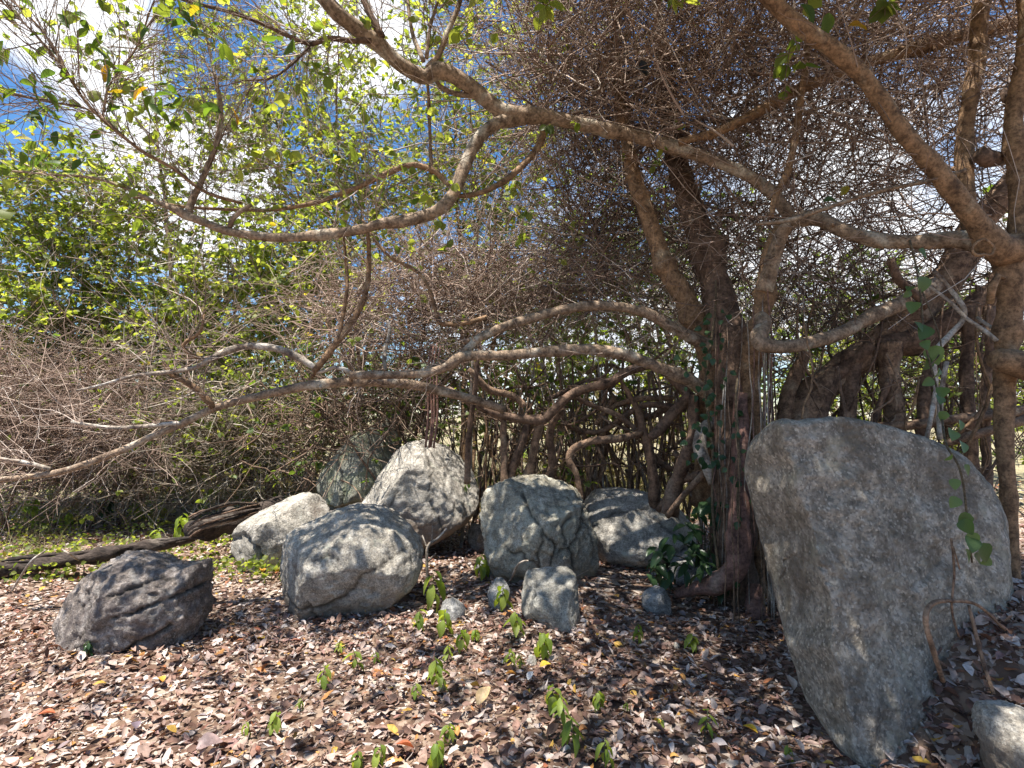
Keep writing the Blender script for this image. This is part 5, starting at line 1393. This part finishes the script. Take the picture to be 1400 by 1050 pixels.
shrub('sunlit_bush', 'yellow-green bush seen in the gaps beyond the stilt roots', 'bush', 1180, 10.5, [(1160, 540, 10.5, 130, 60, 0.9, 120), (1330, 550, 10.5, 120, 65, 0.9, 120)], 3, TG, LB, 9000, 0.088, 0.8, 0.007, 1.4, .5, None, YB, (.015, .03))

# far-off scrub that reads as one mass
res, lines = twig_cloud([(x, 510, 19, 130, 80, 1.5, 90) for x in range(-260, 1700, 200)], 1.6, 0.014, 1.4, 0.4)
far = thing('scrub', 'far wall of grey-green scrub beyond the clearing', None, (0, 19, 0)); del far['label']
v, q, r = join(res)
far_t = link('far_scrub', mesh_np('far_scrub', v, [q], r, M['twig_grey']))
tag(far_t, 'far wall of grey-green scrub beyond the clearing', None, None, 'stuff')
bpy.data.objects.remove(far)
pts = np.vstack([l.reshape(-1, 3) for l in lines])
pts = pts[RNG.integers(0, len(pts), 17000)]
a, nn = leaf_basis(len(pts))
v, q, r = scatter(leaf_hex(), pts, a, nn, 0.16 * (0.6 + 0.8 * RNG.random(len(pts))))
tag(link('far_foliage', mesh_np('far_foliage', v, [q], r, M['leaf_mid'])), 'leaves of the far scrub', None, None, 'stuff')

# dry grass and weeds
def blades(n, gen, h0, h1, w, mat, name, label):
    px, py = gen(n)
    g = np.array([G(a, b) for a, b in zip(px, py)])
    lean = RNG.normal(size=(n, 3)) * 0.55; lean[:, 2] = 1
    L = h0 + (h1 - h0) * RNG.random(n)
    p = walk(g, lean, L, 4, 0.12, -0.16)
    side = unit(np.cross(np.array([0, 0, 1.0]), RNG.normal(size=(n, 3))))
    wd = w * np.array([1, .8, .5, .08])
    lft = p - side[:, None] * wd[None, :, None]
    rgt = p + side[:, None] * wd[None, :, None]
    vv = np.stack([lft, rgt], 2).reshape(-1, 3)
    b = np.arange(n)[:, None] * 8 + np.arange(3)[None] * 2
    q = np.stack([b, b + 1, b + 3, b + 2], -1).reshape(-1, 4)
    tag(link(name, mesh_np(name, vv, [q], np.repeat(RNG.random(n), 8), mat)), label, None, None, 'stuff')

def gen_mid(n):
    return np.clip(RNG.normal(310, 90, n), 60, 520), 655 + 40 * RNG.random(n) ** 0.8 - 10
blades(4200, gen_mid, 0.15, 0.5, 0.007, M['dry_grass'], 'dry_grass', 'straw-coloured dry grass at the foot of the brush')
blades(2200, lambda n: (620 + 420 * RNG.random(n), 648 + 30 * RNG.random(n)), 0.15, 0.5, 0.007, M['dry_grass'], 'dry_grass', 'straw-coloured grass in the sun behind the root curtain')
blades(420, lambda n: (RNG.normal(45, 45, n), 690 + 80 * RNG.random(n)), 0.12, 0.35, 0.005, M['dry_grass'], 'dry_grass', 'thin dry grass at the left edge beside the log')

def gen_back(n):
    d = 8.6 + 5.5 * RNG.random(n)
    x = (RNG.random(n) * 560 + 560)
    return x, HORIZON + CAM_H * F_PX / d
blades(3600, gen_back, 0.5, 1.3, 0.010, M['dry_grass'], 'tall_dry_grass', 'tall yellowish grass in the sun beyond the fig')

def weed_cover(n, x0, x1, y0, y1, size, label):
    c = np.stack([x0 + (x1 - x0) * RNG.random(n // 9), y0 + (y1 - y0) * RNG.random(n // 9)], -1)
    k = RNG.integers(0, len(c), n)
    px, py = c[k, 0] + RNG.normal(size=n) * 8, c[k, 1] + RNG.normal(size=n) * 3
    g = np.array([G(a, max(b, 640)) for a, b in zip(px, py)])
    g[:, 2] += 0.02 + 0.16 * RNG.random(n)
    a, nn = leaf_basis(n, 0.0)
    v, q, r = scatter(leaf_hex(), g, a, nn, size * (0.6 + 0.8 * RNG.random(n)))
    tag(link('ground_weeds', mesh_np('ground_weeds', v, [q], r, M['leaf_bright'])), label, None, None, 'stuff')
weed_cover(4600, -40, 440, 655, 800, 0.048, 'low green weeds creeping round the log and the brush')

# ================================================================== seedlings and weeds
dv, df = leaf_grid(6, 0.24, 0.10, 0.5, 0.35)
seed_m = mesh_np('leaf', dv, [df], None, M['seedling_leaf'])
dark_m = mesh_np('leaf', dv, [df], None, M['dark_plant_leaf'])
seed_ms = [seed_m]
for w_, fo_, cu_, dr_ in ((0.17, 0.06, 0.3, 0.15), (0.30, 0.16, 0.7, 0.5), (0.21, 0.12, 1.1, 0.65)):
    vv_, ff_ = leaf_grid(6, w_, fo_, cu_, dr_, twist=0.4)
    seed_ms.append(mesh_np('leaf', vv_, [ff_], None, M['seedling_leaf']))

def seedling(label, px, py, h, n=7, mesh=None, group=None, name='seedling', spread=0.5, ls=0.45):
    g = G(px, py)
    s = g[1] / F_PX
    H = h * s * random.uniform(.9, 1.2)
    root = thing(name, label, 'seedling' if name == 'seedling' else 'weed', g, group)
    kind_m = random.choice(seed_ms)
    tip = g + np.array([random.gauss(0, .10) * H, random.gauss(0, .10) * H, H * 0.92])
    limb3('stem', [list(g - np.array([0, 0, .02])) + [.0035], list(g * .5 + tip * .5 + np.array([random.gauss(0, .01), 0, 0])) + [.003], list(tip) + [.002]], M['green_stem'], root, 5, 0, None, 0, 0.03)
    for i in range(n):
        t = 0.40 + 0.6 * (i + 0.5) / n
        a = i * 2.4 + random.uniform(-.4, .4)
        axis = np.array([math.cos(a), math.sin(a), random.uniform(-1.1, -0.2)])
        nn = np.array([math.cos(a) * .6, math.sin(a) * .6, 1.0])
        place_leaf(mesh or kind_m, root, g * (1 - t) + tip * t, axis, nn, random.uniform(.85, 1.15) * H * ls * random.uniform(.75, 1.15))
    return root

SG = 'green seedlings sprouting through the leaf litter'
SD = [
 (588, 838, 56, 'tallest bright green seedling right of the egg-shaped boulder'),
 (570, 870, 34, 'drooping seedling just below the right end of the egg-shaped boulder'),
 (606, 874, 34, 'seedling beside the low brownish stone'),
 (627, 896, 36, 'seedling below the low brownish stone, right one of the pair'),
 (611, 908, 30, 'small wide seedling at the foot of the pair below the brownish stone'),
 (603, 950, 42, 'drooping seedling in the open litter above the tan leaf'),
 (568, 962, 24, 'thin little seedling left of the tan half-upright leaf'),
 (708, 876, 34, 'seedling at the left foot of the small block'),
 (741, 908, 46, 'upright seedling right under the small block'),
 (697, 918, 34, 'seedling below the small block, above the yellow leaf'),
 (714, 913, 18, 'very small seedling beside the pale pebble'),
 (756, 978, 40, 'yellowish seedling at the top of the row in the right foreground'),
 (772, 1000, 46, 'seedling in the middle of the row in the right foreground'),
 (785, 1034, 48, 'largest seedling at the lower end of the row in the right foreground'),
 (812, 974, 28, 'bright lime seedling right of the foreground row'),
 (829, 1056, 44, 'seedling cut by the bottom edge right of the foreground row'),
 (596, 1056, 46, 'seedling at the bottom edge left of the foreground row'),
 (612, 1018, 34, 'thin seedling above the bottom edge seedlings in the middle'),
 (514, 1056, 36, 'seedling at the bottom edge beside the rusty leaf'),
 (490, 1052, 26, 'small seedling at the bottom edge, leftmost of the middle'),
 (339, 1012, 28, 'left one of two small seedlings in the left foreground'),
 (370, 1014, 34, 'right one of two small seedlings in the left foreground'),
 (437, 944, 30, 'dull green seedling below the egg-shaped boulder, left of its middle'),
 (411, 974, 18, 'tiny seedling in the litter left of the middle foreground'),
 (491, 920, 30, 'seedling just under the egg-shaped boulder, left of a pair'),
 (514, 912, 24, 'seedling just under the egg-shaped boulder, right of a pair'),
 (463, 898, 20, 'tiny seedling in the shadow of the egg-shaped boulder'),
 (655, 796, 32, 'pale seedling at the left foot of the cracked boulder'),
 (686, 838, 40, 'pale wilted seedling in front of the pointed dark stone'),
 (963, 1016, 40, 'yellowish seedling in the sun patch left of the slab'),
 (873, 886, 28, 'wide seedling on the shaded leaves right of the small block'),
 (948, 894, 28, 'slim seedling on the shaded leaves before the fig trunk'),
 (865, 778, 22, 'dark seedling beneath the long low boulder'),
 (895, 790, 30, 'dark seedling at the right end of the long low boulder'),
 (916, 814, 34, 'dark seedling rising behind the reddish grey stone'),
 (984, 832, 42, 'dark seedling in front of the curling fig root'),
 (1078, 1046, 26, 'pale green seedling at the lower left of the slab'),
 (858, 974, 14, 'tiny seedling in the sun right of the lime one'),
 (905, 1000, 16, 'tiny yellow seedling between the lime one and the slab'),
 (650, 880, 18, 'tiny seedling left of the small block'),
]
for px, py, h, lab in SD:
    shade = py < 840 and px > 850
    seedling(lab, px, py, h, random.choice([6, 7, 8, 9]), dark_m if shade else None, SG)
WG = 'weeds round the rotten log'
WD = [(241, 748, 42, 'leafy weed growing over the middle of the rotten log'), (213, 752, 34, 'leafy weed at the near side of the rotten log'), (142, 716, 34, 'dark grass-like weed behind the rotten log'),
      (185, 712, 26, 'pale weed behind the rotten log'), (285, 742, 32, 'weed in front of the stump'), (310, 740, 24, 'weed between the stump and the flat-topped boulder'), (92, 722, 24, 'small weed left behind the log'),
      (40, 708, 34, 'pale weed at the left edge behind the log'), (18, 690, 36, 'bushy weed at the far left under the bare branch'), (68, 690, 32, 'yellowish weed under the bare branch'), (105, 684, 30, 'green weed below the bare branch bend'),
      (60, 772, 24, 'weed in front of the left end of the log'), (25, 790, 22, 'low weed at the left edge before the log'), (270, 690, 36, 'weed at the edge of the brush above the stump'), (300, 672, 40, 'tall weed in the dry grass above the stump'),
      (345, 665, 40, 'green weed at the foot of the pale dry bush'), (375, 650, 46, 'dark broad-leaved weed before the brush beside the greenish boulder'), (395, 655, 40, 'dark leafy weed touching the greenish boulder'), (440, 700, 22, 'fern-like weed between the flat-topped and greenish boulders'),
      (120, 900, 22, 'grassy tuft at the foot of the dark craggy boulder'), (700, 650, 34, 'weed behind the cracked boulder'), (765, 660, 26, 'dark weed behind the cracked boulder at its right'), (720, 640, 30, 'weed in the sun between prop roots')]
for px, py, h, lab in WD:
    seedling(lab, px, py, h, random.choice([9, 11, 13]), dark_m if 'dark' in lab else None, WG, 'weed', ls=0.42)

# the glossy dark plant beside the fig trunk
pl = thing('shade_plant', 'dark green glossy-leaved plant growing against the left of the fig trunk', 'plant', G(965, 792))
for (px, py) in ((905, 760), (925, 735), (945, 715), (965, 695), (985, 700), (950, 745), (975, 735), (900, 780), (990, 770), (930, 770), (960, 770)):
    b = np.array(pl.location); e = P(px, py, random.uniform(4.75, 5.1))
    limb3('stem', [list(b) + [.006], list(b * .5 + e * .5 + np.array([0, 0, .08])) + [.005], list(e) + [.003]], M['green_stem'], pl, 5, 0, None, 0.01, 0.05)
    for k in range(8):
        a = np.array([random.gauss(0, .8), random.gauss(-.4, .5), random.gauss(-.35, .35)])
        place_leaf(dark_m, pl, e + np.array([random.gauss(0, .05), random.gauss(0, .05), random.gauss(0, .05)]), a, np.array([random.gauss(0, .4), -.4, 1]), random.uniform(.10, .17))

# the vine hanging before the slab
vn = thing('hanging_vine', 'thin vine with heart-shaped green leaves hanging down over the right of the slab', 'vine', P(1315, 780, 2.62))
limb('stem', [(1245, 330, 3.4, 3), (1258, 400, 3.3, 3), (1265, 470, 3.2, 3), (1282, 540, 3.1, 3), (1292, 600, 2.75, 3), (1312, 640, 2.65, 3), (1318, 700, 2.62, 3), (1326, 770, 2.6, 2.5)], M['vine_stem'], vn, 5, 0, None, .01, .05)
limb('stem', [(1262, 400, 3.3, 2), (1285, 470, 3.2, 2), (1268, 500, 3.15, 2)], M['vine_stem'], vn, 5, 0, None, .01, .05)
hv, hf = leaf_grid(7, 0.46, 0.08, 0.3, 0.15, shape=0.62)
vm = mesh_np('leaf', hv, [hf], None, M['vine_leaf'])
for (px, py, d, sz) in ((1256, 352, 3.4, 26), (1248, 374, 3.4, 22), (1262, 390, 3.3, 30), (1246, 400, 3.3, 20), (1250, 424, 3.3, 28), (1244, 405, 3.3, 22), (1250, 452, 3.2, 30), (1268, 458, 3.2, 30), (1264, 476, 3.2, 26), (1275, 487, 3.2, 34), (1272, 500, 3.2, 28), (1284, 512, 3.1, 22),
                        (1285, 515, 3.1, 24), (1276, 528, 3.1, 22), (1290, 540, 3.1, 26), (1283, 550, 3.0, 22), (1292, 572, 2.9, 24), (1312, 585, 2.75, 26), (1302, 598, 2.75, 26), (1314, 614, 2.68, 26), (1302, 630, 2.62, 22), (1318, 645, 2.62, 22), (1305, 665, 2.6, 26), (1310, 690, 2.6, 24), (1322, 712, 2.6, 28), (1316, 722, 2.6, 30), (1328, 750, 2.58, 38), (1340, 760, 2.58, 40), (1320, 765, 2.58, 34), (1332, 775, 2.58, 36), (1355, 775, 2.6, 26), (1326, 740, 2.58, 30)):
    s = random.uniform(.55, .78) * sz * d / F_PX
    place_leaf(vm, vn, P(px, py - sz * .4, d), np.array([random.gauss(0, .6), random.gauss(-.2, .4), -.8]), np.array([random.gauss(0, .7), -1, random.uniform(-.1, .9)]), s)

# ================================================================== dead sticks
def stick(label, ctrl, mat='bark_pale', forks=()):
    root = thing('dead_stick', label, 'stick', P(*ctrl[0][:3]))
    limb('stick_body', ctrl, M[mat], root, 7, 0.1, None, 0.006, 0.03)
    for f in forks:
        limb('side_twig', f, M[mat], root, 6, 0.1, None, 0.004, 0.03)
def on(px, py, w=3, up=0.0):
    g = G(px, py)
    return (px, py - up, g[1], w)
stick('pale forked dead twig standing in the litter right of the egg-shaped boulder', [(584, 800, 5.2, 4), (583, 765, 5.2, 4), (585, 745, 5.2, 4), (598, 735, 5.2, 3), (610, 722, 5.2, 2)], 'bark_pale', [[(584, 752, 5.2, 3), (577, 732, 5.2, 2)], [(590, 742, 5.2, 2), (591, 718, 5.2, 1.5)], [(584, 768, 5.2, 3), (596, 756, 5.2, 2)]])
stick('pale thin stick arching along the foot of the cracked boulder', [on(628, 752, 3), on(655, 790, 3), on(690, 800, 3), (708, 772, 4.7, 3), (722, 766, 4.7, 2)])
stick('pale straight stick on the leaves at the lower right of the slab', [on(1238, 975, 3, 6), on(1262, 1000, 4, 8), on(1292, 1044, 4, 4)])
stick('thin root looping over the leaves between the slab and the forked tree', [(1290, 930, 2.60, 6), (1274, 880, 2.56, 7), (1264, 845, 2.56, 7), (1274, 826, 2.58, 6), (1300, 822, 2.62, 5), (1335, 828, 2.68, 4), (1372, 862, 2.75, 3)], 'root')
stick('stick leaning on the leaves right of the looping root', [(1358, 950, 2.50, 5), (1340, 890, 2.58, 5), (1322, 826, 2.66, 4)], 'root')
stick('thin twig caught on the face of the slab', [(1298, 735, 2.66, 3), (1304, 780, 2.64, 3), (1302, 830, 2.62, 3), (1312, 870, 2.62, 3)], 'root', [[(1303, 746, 2.6, 2.5), (1312, 778, 2.6, 2)]])
stick('dark stick lying on the shaded leaves left of the fig root', [on(922, 806, 4), on(965, 808, 6, 6), on(1000, 815, 5, 4)], 'root')
stick('grey stick lying in the right foreground shade by the slab', [on(1000, 905, 2), on(960, 880, 3), on(935, 860, 2)], 'bark_pale')
stick('bent stick lying in the leaves left of the slab', [on(860, 940, 2.5), on(950, 962, 3, 4), on(1030, 965, 2)], 'root')
stick('bleached leaning stalk at the left edge in front of the log', [on(14, 810, 3), (40, 770, 5.0, 3), (62, 752, 5.1, 2)], 'bark_pale')
stick('thin pale stalk crossing the log at the left', [on(115, 772, 2), (98, 760, 5.3, 2.5), (86, 751, 5.35, 2)], 'bark_pale')

# the dark curled dead leaf caught high in the tangle
vv, ff = leaf_grid(7, 0.30, 0.2, 2.2, 0.3, twist=1.0)
M['dark_dead_leaf'] = obj_leaf_mat('dark_dead_leaf', [(0, (0.012, 0.011, 0.012)), (1, (0.02, 0.018, 0.018))], 0.0)
dk = link('dead_leaf', mesh_np('dead_leaf', vv * 0.20, [ff], None, M['dark_dead_leaf']), None, tuple(P(884, 104, 4.5)))
dk.rotation_euler = (1.2, -0.5, -0.1)
tag(dk, 'blackish curled dead leaf caught high in the brown twigs above the upper limb', 'dead leaf')
